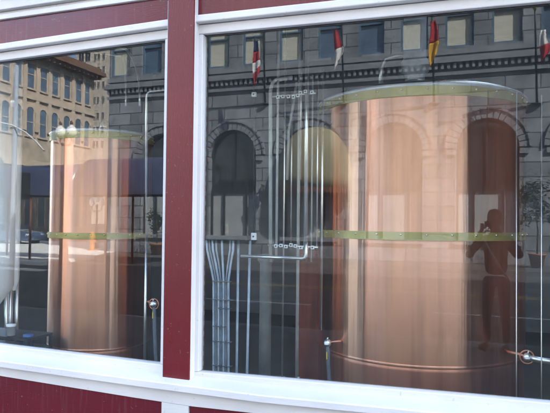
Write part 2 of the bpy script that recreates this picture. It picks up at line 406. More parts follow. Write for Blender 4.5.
def zt(px, py): return 1.6 + sight(px, py).z * 3.8
def bar(m, xa, za0, za1, xb, zb0, zb1, y0, y1):
    m.hexa([(xa, y0, za0), (xb, y0, zb0), (xb, y0, zb1), (xa, y0, za1)], [(xa, y1, za0), (xb, y1, zb0), (xb, y1, zb1), (xa, y1, za1)])
def zline(pairs):
    """height of a board's edge on the facade through two measured points, extended linearly"""
    (pa, pb) = pairs
    a, b = sight(*pa), sight(*pb)
    def f(x, Zn=3.8):
        t = (x / Zn - a.x) / (b.x - a.x)
        return 1.6 + (a.z + (b.z - a.z) * t) * Zn
    return f
def window(name_label, xa, xb, top, bot, capz):
    fz, bz = top, bot
    fr = MB()
    W = 0.055
    # recessed sash, bevelled towards the glass
    bar(fr, xa - W, fz(xa), fz(xa) + 0.068, xb + W, fz(xb), fz(xb) + 0.068, -0.045, 0.03)
    bar(fr, xa - W, bz(xa) - 0.075, bz(xa), xb + W, bz(xb) - 0.075, bz(xb), -0.045, 0.03)
    bar(fr, xa - W, bz(xa) + 0.002, fz(xa) - 0.002, xa, bz(xa) + 0.002, fz(xa) - 0.002, -0.043, 0.03)
    bar(fr, xb, bz(xb) + 0.002, fz(xb) - 0.002, xb + W, bz(xb) + 0.002, fz(xb) - 0.002, -0.043, 0.03)
    f = fr.build('window', 'white', bb, bevel=0.006)
    if name_label: f['label'] = name_label
    cs = MB()
    bar(cs, xa - W, fz(xa) + 0.072, fz(xa) + 0.125, xb + W, fz(xb) + 0.072, fz(xb) + 0.125, -0.095, 0.03)
    cs.build('head_trim', 'white', f, bevel=0.008)
    g = MB()
    bar(g, xa - 0.01, bz(xa) - 0.01, fz(xa) + 0.01, xb + 0.01, bz(xb) - 0.01, fz(xb) + 0.01, 0.0, 0.008)
    g.build('pane', 'pane', f)
    gk = MB()   # dark glazing gasket
    gw = 0.007
    bar(gk, xa, fz(xa) - gw, fz(xa) - 0.001, xb, fz(xb) - gw, fz(xb) - 0.001, -0.008, -0.002)
    bar(gk, xb - gw, bz(xb) + 0.001, fz(xb) - gw, xb - 0.001, bz(xb) + 0.001, fz(xb) - gw, -0.008, -0.002)
    gk.build('gasket', 'rubber', f)
    return f
topL = zline(((0, 62.5), (165, 40.7))); botL = zline(((0, 343.5), (162.5, 363)))
topR = zline(((204.5, 35.6), (550, 3.6))); botR = zline(((202.7, 371), (550, 401)))
window('left window reflecting the street corner', XL0, XL1, topL, botL, 0)
window('right window reflecting the stone arches', XR0, XR1, topR, botR, 0)
# sill, apron and bulkhead
XE0, XE1 = XL0 - 0.45, XR1 + 0.45
def pline(pts, Zn):
    q = [sight(*p) for p in pts]; q = [(v.x * Zn, 1.6 + v.z * Zn) for v in q]
    def f(x):
        k = 0
        while k < len(q) - 2 and x > q[k + 1][0]: k += 1
        (xa, za), (xb, zb) = q[k], q[k + 1]
        return za + (zb - za) * (x - xa) / (xb - xa)
    return f
ZF = 3.60                                        # sight distance of the sill's front edge
eT, eB = pline([(0, 361), (130, 378.8), (260, 395.6), (550, 424)], ZF), pline([(0, 367), (130, 385.2), (260, 402.3), (550, 431)], ZF)
eK = pline([(0, 351.2), (130, 368.5), (260, 384.6), (550, 411.5)], 3.75)
eA = pline([(0, 375.8), (130, 396.9), (189, 406.0), (253, 413.2), (550, 441)], 3.65)
XS = [XE0, sight(0, 360).x * ZF, sight(65, 360).x * ZF, sight(130, 375).x * ZF, sight(189, 390).x * ZF, sight(260, 395).x * ZF, sight(400, 410).x * ZF, XE1]
s_ = MB(); rings = []
for x in XS:
    a, b_, c = eT(x), eB(x), eK(x)
    sec = [(0.03, c + .004), (-.047, c + .004), (-.192, a + .004), (-.2, a - .004), (-.2, b_), (0.03, b_)]
    rings.append([s_.bm.verts.new((x, y, z)) for y, z in sec])
for a, b_ in zip(rings, rings[1:]):
    for k in range(6): s_.bm.faces.new((a[k], a[(k + 1) % 6], b_[(k + 1) % 6], b_[k]))
s_.bm.faces.new(rings[0]); s_.bm.faces.new(list(reversed(rings[-1])))
s_.build('sill', 'white', bb)
XP0, XP1 = sight(161.8, 400).x * 3.65, sight(188.3, 405).x * 3.65
s_ = MB()
for a, b_ in zip(XS, XS[1:]): bar(s_, a, eA(a), eB(a) - .001, b_, eA(b_), eB(b_) - .001, -.15, .03)
bmesh.ops.remove_doubles(s_.bm, verts=s_.bm.verts, dist=1e-5)
s_.build('apron', 'white', bb)
for (a, b_) in ((XP0, XP1), (XE0, XE0 + .25), (XE1 - .25, XE1)):
    q = MB(); bar(q, a, 0, eA(a) - .001, b_, 0, eA(b_) - .001, -.152, .03); q.build('bulkhead_stile', 'white', bb)
for (a, b_) in ((XE0 + .251, XP0 - .001), (XP1 + .001, XE1 - .251)):
    xs_ = [a] + [x for x in XS if a + .05 < x < b_ - .05] + [b_]; q = MB()
    for u, v in zip(xs_, xs_[1:]): bar(q, u, 0, eA(u) - .001, v, 0, eA(v) - .001, -.135, .03)
    q.build('bulkhead_panel', 'maroon', bb)
XM = (PX0 + PX1) / 2
# maroon posts with white beads
for k, (a, b_) in enumerate(((XL0 - 0.055 - 0.23, XL0 - 0.056), (PX0, PX1), (XR1 + 0.056, XR1 + 0.29))):
    pb = MB(); pb.box(a, b_, -0.12, 0.03, BOTZ - 0.11, 4.6)
    pb.build('post', 'maroon_post', bb, bevel=0.004)
bd = MB()
bd.box(XL1 + 0.056, PX0 - 0.001, -0.105, 0.03, BOTZ - 0.10, 3.2)
bd.box(PX1 + 0.001, XR0 - 0.056, -0.108, 0.03, BOTZ - 0.12, 4.6)
bd.build('post_bead', 'white', bb, bevel=0.004)
# header: maroon panel then white cornice boards
h1 = MB()
h1.hexa([(XL0 - 0.05, -0.06, topL(XL0) + 0.127), (XL1 + 0.05, -0.06, topL(XL1) + 0.127), (XL1 + 0.05, -0.06, 3.24), (XL0 - 0.05, -0.06, 3.24)],
        [(XL0 - 0.05, 0.03, topL(XL0) + 0.127), (XL1 + 0.05, 0.03, topL(XL1) + 0.127), (XL1 + 0.05, 0.03, 3.24), (XL0 - 0.05, 0.03, 3.24)])
h1.hexa([(XR0 - 0.05, -0.06, topR(XR0) + 0.127), (XR1 + 0.05, -0.06, topR(XR1) + 0.127), (XR1 + 0.05, -0.06, 3.24), (XR0 - 0.05, -0.06, 3.24)],
        [(XR0 - 0.05, 0.03, topR(XR0) + 0.127), (XR1 + 0.05, 0.03, topR(XR1) + 0.127), (XR1 + 0.05, 0.03, 3.24), (XR0 - 0.05, 0.03, 3.24)])
h1.build('header_panel', 'maroon', bb)
cn = MB()
for (z0, z1, yy) in ((3.242, 3.285, -0.085), (3.287, 3.31, -0.065), (3.312, 3.42, -0.11), (3.422, 3.5, -0.16)):
    cn.box(XL0 - 0.05, XL1 + 0.05, yy, 0.03, z0, z1); cn.box(XR0 - 0.05, XR1 + 0.05, yy, 0.03, z0, z1)
cn.build('cornice', 'white', bb, bevel=0.005)
up = MB()
WL, WR, HB0 = -6.2, 5.0, 8.6
up.box(WL, WR, 0.031, 0.3, 3.05, HB0); up.box(WL, XE0 + 0.001, -0.02, 0.3, 0, 3.049); up.box(XE1 - 0.001, WR, -0.02, 0.3, 0, 3.049)
up.box(XE0, XE1, 0.031, 0.3, 0, BOTZ - 0.09); up.box(XL1 + 0.06, XR0 - 0.06, 0.031, 0.16, BOTZ - 0.088, 3.049)
up.box(XE0 + 0.002, XL0 - 0.06, 0.031, 0.3, BOTZ - 0.088, 3.049); up.box(XR1 + 0.06, XE1 - 0.002, 0.031, 0.3, BOTZ - 0.088, 3.049)
up.box(WL, WR, 11.7, 12, 0, HB0); up.box(WL, WL + .2, 0.301, .5, 0, HB0); up.box(WL, WL + .2, 2.4, 11.699, 0, HB0); up.box(WL, WL + .2, .501, 2.399, 0, .6); up.box(WL, WL + .2, .501, 2.399, 3.1, HB0); up.box(WR - .2, WR, 0.301, 11.699, 0, HB0); up.box(WL + .2, WR - .2, 5.801, 11.699, 4.4, 4.6)
up.build('wall', masonry('maroon_brick', (0.16, 0.05, 0.04), (0.2, 0.18, 0.16), 0.22, 0.075), bb)

# room inside
sk = MB()
for y in (.7, 2.2, 3.76): sk.box(.202, 2.198, y, y + .04, 4.45, 4.53)
sk.box(1.18, 1.22, .742, 3.758, 4.46, 4.52)
sk = sk.build('added_skylight', 'white', bb)  # unseen roof opening, added to light the copper and the right wall
MB().box(.202, 2.198, .742, 3.758, 4.531, 4.54).build('added_skylight_glass', 'pane', sk)
NB = empty('shade_building', (5.0, 0, 0), 'tall unseen building added right of the brewery to shade the road', 'building')
MB().box(0.01, 25, 0, 18, 0, 24).build('wall', 'tan', NB)  # unseen block, added at this height so its shadow darkens the road
MB().box(-.0, 25.3, -.5, -.001, 23.3, 24.1).build('cornice', 'tan_trim', NB); MB().box(0.01, 25, -.15, -.001, 4.6, 5.0).build('string_course', 'tan_trim', NB)
for zz in (6.0, 10.0, 14.0, 18.0):
    for k in range(9):
        x = 1.2 + 2.7 * k
        wn = MB().box(x - .1, x + 1.5, -.1, -.001, zz - .15, zz).box(x - .1, x + 1.5, -.1, -.001, zz + 2.2, zz + 2.4).box(x - .1, x, -.08, -.002, zz, zz + 2.2).box(x + 1.4, x + 1.5, -.08, -.002, zz, zz + 2.2).build('window', 'tan_trim', NB)
        MB().box(x, x + 1.4, -.03, -.001, zz + .01, zz + 2.19).build('glazing', 'skyglass', wn)
MB().box(-5.9, 2.5, 0.301, 5.8, -0.2, 0.0).build('floor', 'tile', kind='structure')
MB().box(-5.9, 2.3, 5.6, 5.8, 0.001, 4.4).build('wall_back', 'dark_wall', kind='structure')
m_ = MB(); m_.box(-5.99, -5.9, 0.301, .5, 0.001, 4.4); m_.box(-5.99, -5.9, 2.4, 5.8, 0.001, 4.4); m_.box(-5.99, -5.9, .501, 2.399, 0.001, .6); m_.box(-5.99, -5.9, .501, 2.399, 3.1, 4.4)
m_.build('wall_left', 'dark_wall', kind='structure')
sw = MB().box(-6.1, -6.0, .502, .56, .602, 3.098).box(-6.1, -6.0, 2.34, 2.398, .602, 3.098).box(-6.1, -6.0, .561, 2.339, .602, .66).box(-6.1, -6.0, .561, 2.339, 3.04, 3.098).build('window', 'white', bb)
sw['label'] = 'side window round the corner at the left end'
MB().box(-6.055, -6.047, .561, 2.339, .661, 3.039).build('pane', 'pane', sw)
MB().box(2.3, 2.5, 0.301, 5.8, 0.001, 4.4).build('wall_right', masonry('inner_brick', (0.80, 0.40, 0.25), (0.3, 0.27, 0.24), .22, .075, axis='Y'), kind='structure')
m_ = MB(); m_.box(-5.99, .2, .301, 5.8, 4.4, 4.6); m_.box(2.2, 2.5, .301, 5.8, 4.4, 4.6); m_.box(.201, 2.199, .301, .7, 4.4, 4.6); m_.box(.201, 2.199, 3.8, 5.8, 4.4, 4.6)
m_.build('ceiling', 'dark_wall', kind='structure')

# ------------------------------------------------------------------ copper kettles
def kettle(center, R, z_foot, z_mid, z_rim, bh_top, bh_mid, label, dome, nriv, lid_mat='steel'):
    x, y = center
    t = empty('copper_tank', (x, y, 0), label, 'brewing tank', 'copper brewing tanks behind the glass')
    MB().lathe([(R - 0.006, z_foot), (R, z_foot + 0.01), (R, z_mid), (R, z_rim - 0.01)], 160).build('shell', 'copper', t)
    MB().lathe([(R - 0.012, 0.0), (R - 0.012, z_foot - 0.05), (R - 0.012, z_foot + 0.001), (R - 0.02, z_foot + 0.002)], 128).build('skirt', 'copper_dull', t)
    MB().lathe([(R - 0.02, z_foot - 0.02), (R - 0.004, z_foot - 0.018), (R + 0.002, z_foot - 0.006), (R + 0.002, z_foot + 0.004), (R - 0.01, z_foot + 0.008)], 128).build('foot_ring', 'copper', t)
    for zc, hh in ((z_mid, bh_mid), (z_rim, bh_top)):
        b = MB().lathe([(R + 0.001, zc - hh / 2), (R + 0.012, zc - hh / 2), (R + 0.012, zc + hh / 2), (R + 0.001, zc + hh / 2), (R + 0.001, zc - hh / 2)], 128, smooth=True).build('brass_band', 'brass', t)
        b.data.shade_smooth() if hasattr(b.data, 'shade_smooth') else None
        b.data.set_sharp_from_angle(angle=rad(35))
        for k in range(nriv):
            a = 2 * PI * (k + 0.37) / nriv
            r = MB().sphere((0, 0, 0), 0.0105, 0.8, 8).build('rivet', 'rivet', b)
            r.location = ((R + 0.013) * math.cos(a), (R + 0.013) * math.sin(a), zc + hh * 0.18)
    # lid: rolled steel rim then a shallow dome
    zr = z_rim + bh_top / 2
    n = 10
    MB().lathe([(R + 0.001, zr - 0.01), (R + 0.014, zr + 0.002), (R + 0.018, zr + 0.014), (R + 0.008, zr + 0.026), (R - 0.02, zr + 0.03)], 128).build('rim', 'galv', t)
    MB().lathe([(R * math.cos(PI / 2 * i / n) - 0.021 * (1 - i / n), zr + 0.028 + dome * math.sin(PI / 2 * i / n)) for i in range(n + 1)], 96).build('lid', lid_mat, t)
    return t, zr
# large kettle, seen right of centre
BC = (-0.603, 1.667); BR = 0.907
yf = BC[1] - BR + 3.8
zr1 = 1.6 + sight(428, 90).z * yf; zm1 = 1.6 + sight(428, 236.5).z * yf; zf1 = 1.6 + sight(423, 367).z * yf
T1, rim1 = kettle(BC, BR, zf1, zm1, zr1, 0.075, 0.064, 'large riveted copper brewing tank filling the right window', 0.10, 30)
SC = (6.6 * math.sin(rad(-36.6)), 6.6 * math.cos(rad(-36.6)) - 3.8); SR = 0.53
dn = 6.6 - SR
zr2 = 1.6 + sight(93, 134.5).z * dn * math.cos(rad(37.1)); zm2 = 1.6 + sight(93, 236).z * dn * math.cos(rad(37.1))
T2, rim2 = kettle(SC, SR, 0.30, zm2, zr2, 0.07, 0.06, 'smaller copper brewing tank behind the left window', 0.05, 26)
# flue and fittings on the big kettle
fx, fy = sight(415, 60).x * 5.25, 5.25 - 3.8
MB().lathe([(0.085, rim1 + 0.12), (0.085, 2.9), (0.12, 2.93), (0.12, 3.02), (0.10, 3.05), (0.10, 4.38)], 40, (fx - BC[0], fy - BC[1], 0)).build('flue', 'galv', T1)
m_ = MB().tube([(-0.30, -0.25, rim1 + 0.10), (-0.30, -0.25, 2.98), (-0.27, -0.25, 3.06), (-0.18, -0.22, 3.09), (0.05, -0.15, 3.1)], 0.022)
m_.build('vent_pipe', 'pipe', T1)
MB().lathe([(0.16, rim1 + 0.12), (0.16, rim1 + 0.155), (0.10, rim1 + 0.165), (0.085, rim1 + 0.2)], 36, (fx - BC[0], fy - BC[1], 0)).build('flue_collar', 'steel', T1)
MB().lathe([(0.045, rim2 + 0.07), (0.05, rim2 + 0.14), (0.03, rim2 + 0.17), (0, rim2 + 0.18)], 24, (0.1, -0.1, 0)).build('lid_knob', 'steel', T2)

# ------------------------------------------------------------------ stainless vessels and small things at far left
def vessel(px0, px1, Zc, z0, z1, label, cone=0.25):
    a, b_ = sight(px0, 220).x * Zc, sight(px1, 220).x * Zc
    x = (a + b_) / 2; r = abs(b_ - a) / 2 * 0.97; y = Zc - 3.8
    t = empty('steel_vessel', (x, y, 0), label, 'steel vessel', 'pale steel vessels at the left end')
    MB().lathe([(r * 0.3, z0 - cone), (r, z0), (r, z1), (r * 0.9, z1 + r * 0.25), (r * 0.4, z1 + r * 0.4), (0, z1 + r * 0.45)], 64).build('shell', 'tank_steel', t)
    for k in range(3):
        an = 2 * PI * k / 3 + 0.6
        MB().tube([(r * 0.7 * math.cos(an), r * 0.7 * math.sin(an), z0 + 0.02), (r * 0.75 * math.cos(an), r * 0.75 * math.sin(an), 0)], 0.02).build('leg', 'pipe', t)
    return t
vessel(-28, 9, 4.75, 0.88, 3.6, 'wide pale steel vessel at the far left edge of the left window')
vessel(10.5, 19, 4.95, 0.92, 3.5, 'narrow pale steel vessel between the wide one and the small copper tank', 0.1)
# low shelf with white bucket and blue can
p = at(10, 333, 4.55)
sh = empty('shelf_unit', (p.x - .12, p.y, 0), 'dark steel shelf low down behind the left window', 'shelf')
m_ = MB()
for sx in (-0.45, 0.42):
    for sy in (-0.12, 0.2): m_.box(sx, sx + 0.03, sy, sy + 0.03, 0, p.z - 0.036)
m_.build('frame', 'dark_steel', sh)
for z in (0.30, p.z - 0.035): MB().box(-0.449, 0.449, -0.119, 0.229, z, z + 0.025).build('shelf', 'dark_steel', sh)
def bucket(px, py, Zn, r, h, m, name, label, cat, lid=True):
    p = at(px, py, Zn)
    t = empty(name, p, label, cat)
    MB().lathe([(0, 0), (r * 0.9, 0), (r, h * 0.95), (r * 1.05, h * 0.95), (r * 1.05, h)], 32).build('body', m, t)
    if lid: MB().lathe([(r * 1.07, h - 0.012), (r * 1.07, h + 0.008), (0, h + 0.012)], 32).build('lid', m, t)
    return t
bk = bucket(11, 332, 4.50, 0.042, 0.10, 'plastic_white', 'bucket', 'small white lidded bucket on the dark shelf', 'bucket')
bk.location.z = p.z - 0.009
bl = bucket(28, 352, 4.50, 0.045, 0.16, 'plastic_blue', 'canister', 'blue plastic canister beside the dark shelf', 'canister')
m_ = MB().lathe([(0.0, 0), (0.12, 0), (0.12, bl.location.z - 0.002), (0, bl.location.z - 0.002)], 24)
st = m_.build('stool', 'dark_steel', label='dark round stand under the blue canister', cat='stand'); st.location = (bl.location.x, bl.location.y, 0)

# ------------------------------------------------------------------ pipework between the kettles
def vpipe(m, px, py0, py1, Zn, r, bend=None):
    x = sight(px, (py0 + py1) / 2).x * Zn; y = Zn - 3.8
    m.tube([(x, y, 1.6 + sight(px, py0).z * Zn), (x, y, 1.6 + sight(px, py1).z * Zn)], r); return x, y
ZP = 4.62
root = at(300, 400, ZP)
man = empty('pipe_manifold', (0, 0, 0), 'cluster of vertical steel pipes and valves left of the large copper tank', 'pipework')
pw = [(277.5, 22, 258, .011, 'pipe_white'), (284, 20, 376, .008, 'pipe'), (298.5, 18, 378, .014, 'pipe_white'), (306.5, 12, 262, .017, 'pipe'),
      (312, 75, 262, .007, 'pipe_white'), (291.5, 95, 250, .007, 'pipe'), (317.5, 80, 250, .006, 'pipe'), (322, 70, 330, .010, 'pipe'), (301, 25, 180, .008, 'pipe')]
for i, (px, a, b_, r, mm) in enumerate(pw):
    m_ = MB(); vpipe(m_, px, a, b_, ZP + 0.05 * (i % 3), r); m_.build('pipe', mm, man)
# arched pipe: rises at 270, arcs over to the right at 295
a = at(270.5, 262, ZP); b_ = at(270.5, 92, ZP)
m_ = MB().tube([a, b_] + [b_ + Vector((0.06 - 0.06 * math.cos(t * PI / 12), 0, 0.10 * math.sin(t * PI / 12))) for t in range(1, 7)] + [b_ + Vector((0.19, 0.02, 0.115))], 0.016)
m_.build('arched_pipe', 'pipe_white', man)
# sloping pipe
m_ = MB().tube([at(297, 82, ZP + .1), at(289, 130, ZP + .1), at(287, 180, ZP + .1)], 0.012); m_.build('pipe', 'pipe_white', man)
# bright horizontal pipe with elbow
a = at(241, 256, ZP - .12); b_ = at(302, 258.5, ZP - .12); 
el = [b_ + Vector((0.035 * math.sin(t * PI / 12), 0, 0.035 - 0.035 * math.cos(t * PI / 12))) for t in range(1, 7)]
m_ = MB().tube([a, b_] + el + [el[-1] + Vector((0, 0, 0.10))], 0.014); m_.build('cross_pipe', 'pipe', man)
def tags_row(pts, zz, s=0.014):
    for (px, py) in pts:
        p = at(px, py, zz)
        b = MB().box(-s, s, -0.006, 0.006, -s, s).build('valve_tag', 'plastic_white', man, bevel=0.002); b.location = p
        c = MB().box(-s * .45, s * .45, -0.003, 0.003, -s * .45, s * .45).build('tag_centre', 'dark_steel', b); c.location = (0, -0.007, 0)
tags_row([(278, 97), (283, 96.5), (288.5, 96.5), (293.5, 97), (298, 95.5), (300.5, 93), (305.5, 91.5), (312, 92.5)], ZP - 0.03)
tags_row([(276, 246), (281, 245.5), (286, 246.5), (291, 245), (295.5, 246), (301, 247.5), (306.5, 248), (312.5, 247.5)], ZP - 0.03)
m_ = MB(); m_.tube([at(270, 97, ZP), at(316, 93, ZP)], 0.008); m_.build('manifold_bar', 'pipe', man)
m_ = MB(); m_.tube([at(268, 245, ZP), at(318, 247.5, ZP)], 0.010); m_.build('manifold_bar', 'pipe', man)
# wall supports down to the floor
for px in (284, 298.5):
    q = at(px, 378, ZP + .05)
    MB().tube([(q.x, q.y, q.z + .01), (q.x, q.y, 0.0)], 0.012).build('foot_pipe', 'pipe', man)
# pair of grey risers
for i, (px0, px1, y0) in enumerate(((238.5, 236.5, 238), (250, 247, 240))):
    a = at(px0, y0, ZP - .05); b_ = at(px1, 374, ZP - .05)
    m_ = MB().tube([a, b_, (b_.x, b_.y, 0.0)], 0.011)
    m_.build('grey_riser', 'conduit', label=('left' if i == 0 else 'right') + ' one of two slim grey riser pipes under the steel cross pipe', cat='pipe', group='slim grey riser pipes')
# wide pale duct
a = at(266, 258, ZP + .3); b_ = at(265, 340, ZP + .3)
m_ = MB().lathe([(0, 0), (.054, 0), (0.054, a.z - .05), (0.075, a.z - .02), (0.075, a.z + .03), (0.0, a.z + .04)], 28)
o = m_.build('pale_duct', 'duct_grey', label='thick pale pipe with flared collar behind the slim pipes', cat='pipe'); o.location = (a.x, a.y, 0)
# conduits: fan at the top, strapped together below
cb_ = empty('conduit_bundle', (0, 0, 0), 'bundle of grey conduits strapped with black ties at the left of the right window', 'conduits')
tops = [206.5, 209.5, 212.5, 216, 222, 230.5, 233.5]; bots = [213.5, 216.0, 218.5, 221, 223.5, 226.0, 228.5]
for k, (tx, bx_) in enumerate(zip(tops, bots)):
    Z = 4.5 + 0.02 * (k % 2)
    P = [at(tx, 240, Z), at(tx * .92 + bx_ * .08, 250, Z), at(tx * .45 + bx_ * .55, 264, Z), at(bx_, 280, Z), at(bx_, 374, Z)]
    P.append(Vector((P[-1].x, P[-1].y, 0)))
    MB().tube(P, 0.0095, 10).build('conduit', 'conduit', cb_)
for py, dl, dr in ((281, 0, 0), (299, .3, 1.4), (308, 6, .2), (326, 0, -5), (341, .6, .4), (365, 0, .8)):
    a = at(212 + dl, py, 4.49); b_ = at(230 + dr, py + .6 + dl * .3, 4.49)
    MB().box(a.x, b_.x, a.y - 0.006, a.y + 0.04, a.z - 0.003, a.z + 0.003).build('cable_tie', 'hose', cb_)
# dark cable tray they leave
a = at(203, 236, 4.5); b_ = at(248, 240, 4.5)
MB().box(a.x, b_.x, a.y - .03, a.y + .06, a.z - 0.03, a.z + 0.01).build('cable_tray', 'dark_steel', cb_)
# switch plate and square plate
for (px, py, s, nm, lb, ct) in ((253.8, 236.5, .022, 'switch_box', 'small white switch box above the steel cross pipe', 'switch'),
                            (254, 94.5, .020, 'wall_plate', 'single white square plate with dark centre, high up left of the pipes', 'plate')):
    p = at(px, py, ZP)
    t = MB().box(-s, s, -0.01, 0.015, -s * (1.4 if nm == 'switch_box' else 1), s * (1.4 if nm == 'switch_box' else 1)).build(nm, 'plastic_white', bevel=0.004, label=lb, cat=ct); t.location = p
    MB().box(-s * .3, s * .3, -0.016, -0.0101, -s * .3, s * .3).build('button', 'dark_steel', t)
    t2 = at(px, py, ZP)
pst = MB(); q0 = at(254, 30, ZP + .04); q1 = at(254, 240, ZP + .04)
pst.tube([(q0.x, q0.y + .0, q0.z), (q1.x, q1.y, q1.z)], 0.006); pst.build('thin_conduit', 'dark_steel', label='thin dark conduit carrying the two white plates', cat='conduit')
# stand-alone pipes on the left window
m_ = MB()
a = at(146.5, 240, 4.7); b_ = at(146.5, 97, 4.7)
m_.tube([a, b_] + [b_ + Vector((0.05 - 0.05 * math.cos(t * PI / 12), 0, 0.05 * math.sin(t * PI / 12))) for t in range(1, 7)] + [b_ + Vector((0.28, 0, 0.055))], 0.013)
m_.tube([a, (a.x, a.y, 0)], 0.013)
m_.build('bent_pipe', 'pipe', label='steel pipe with a bend at the top at the right of the left window', cat='pipe')
for (c0, r0, rr, lb) in (((113, 66), 0.34, .012, 'outer'), ((113, 74), 0.25, .010, 'inner')):
    c = at(c0[0], 104, 4.9)
    top_ = at(121, 48 if lb == 'outer' else 56, 4.9)
    end = at(140 if lb == 'outer' else 126, 106, 4.9)
    P = []
    for t in range(13):
        f = t / 12
        P.append(Vector((top_.x + (end.x - top_.x) * math.sin(f * PI / 2), c.y, end.z + (top_.z - end.z) * math.cos(f * PI / 2))))
    P = [Vector((P[0].x - 0.5, P[0].y + .1, P[0].z + 0.12))] + P + [Vector((end.x, end.y, end.z - (0.0 if lb == 'inner' else .02)))]
    P = P[:-1]
    P.append(Vector((end.x, end.y, rim2 + .05))) if False else None
    P = [p for p in P if p is not None]
    MB().tube(P, rr).build('gooseneck_pipe', 'pipe', label=lb + ' of two curved gooseneck pipes over the smaller copper tank', cat='pipe', group='gooseneck pipes')
a = at(10.5, 62, 4.6); b_ = at(13, 108, 4.6)
m_ = MB().lathe([(0, 0), (0.03, 0.01), (0.035, 0.1), (0.02, 0.12), (0.02, 0.36), (0.028, 0.38), (0.028, 0.55), (0.012, 0.57), (0.012, 0.62)], 20)
o = m_.build('hanging_fitting', 'pipe', label='slim steel fitting hanging at the top left of the left window', cat='fitting'); o.location = b_
MB().tube([(0, 0, .6), (0, 0, 4.4 - b_.z)], 0.008).build('hanger_rod', 'pipe', o)
# thin pipes right of the big kettle
for (px, y0, y1, Z, lb) in ((516.5, 92, 395, 4.62, 'thin bright pipe at the right edge of the large copper tank'), (541.5, 95, 396, 4.62, 'thin bright pipe near the right end of the right window')):
    a, b_ = at(px, y0, Z), at(px, y1, Z)
    MB().tube([(a.x, a.y, a.z), (b_.x, b_.y, b_.z), (b_.x, b_.y, 0)], 0.0045, 8).build('thin_pipe', 'pipe', label=lb, cat='pipe', group='thin pipes at the right')
# ------------------------------------------------------------------ sampling valves with hoses
def valve(px, py, Zn, bottom, label, side=1, reach=0.12, hose=True, ring=False):
    p = at(px, py, Zn)
    t = empty('sampling_valve', p, label, 'valve', 'sampling valves on the tanks')
    MB().sphere((0, 0, 0), 0.032, 1.0, 20).build('valve_body', 'pipe', t)
    MB().tube([(0, 0, 0), (0.05 * side, 0.01, 0.012), (reach * side, 0.05, 0.016), (reach * side + .03 * side, 0.12, 0.016)], [.011, .012, .012, .012]).build('inlet', 'copper_dull', t)
    MB().lathe([(0.020, -.006), (.020, .006), (0, .006)], 20, (0, -.03, 0)).lathe([(0.014, -.006), (0.0, -.006)], 20, (0, -.03, 0)).build('valve_cap', 'plastic_white', t)
    MB().tube([(0, -.02, .02), (0.01, -.03, .05)], 0.006).build('lever', 'pipe', t)
    if hose:
        q = at(px + 2, bottom, Zn)
        d = q - p
        MB().tube([(0, 0, -.02), (0.004, 0, -.06), (d.x * .4, 0, d.z * .5), (d.x, 0, d.z), (d.x, 0, -p.z + 0.01)], [.013, .018, .0165, .0165, .0165]).build('hose', 'hose', t)
        MB().box(-.004, .004, -.021, -.017, -.13, -.07).build('yellow_tag', 'yellow', t)
    if ring:
        MB().tube(arc((0, 0, 0), 0.048, 0, 2 * PI, 28), 0.006, cap=False).build('ring', 'copper_dull', t)
    return t
valve(327.5, 343, 4.70, 384, 'round valve with grey hose at the foot of the large copper tank', 1)
valve(154, 304, 4.68, 364, 'round valve with copper ring and grey hose beside the maroon post', -1, ring=True)
v_ = valve(527, 357, 4.7, 0, 'valve with copper ring and no hose at the right of the large copper tank', -1, hose=False, ring=True)
MB().tube([(0, 0, 0), (.08, -.02, -.01), (.3, -.02, -.02)], 0.022).build('handle', 'pipe', v_)
# dark redwood cabinet left of the big kettle
a = at(300, 250, 5.3); b_ = at(330, 250, 5.3)
c_ = empty('cabinet', ((a.x + b_.x) / 2, a.y, 0), 'dark red wooden cabinet behind the pipes left of the large copper tank', 'cabinet')
hw = (b_.x - a.x) / 2 + .04; zc = a.z
MB().box(-hw, hw, 0, .5, 0, zc).build('body', 'redwood', c_, bevel=.005)
MB().box(-hw + .03, hw - .03, -.02, -.001, .08, zc - .04).build('door', 'redwood', c_, bevel=.004)
MB().tube([(hw - .06, -.035, zc * .45), (hw - .06, -.035, zc * .6)], .006).build('handle', 'pipe', c_)

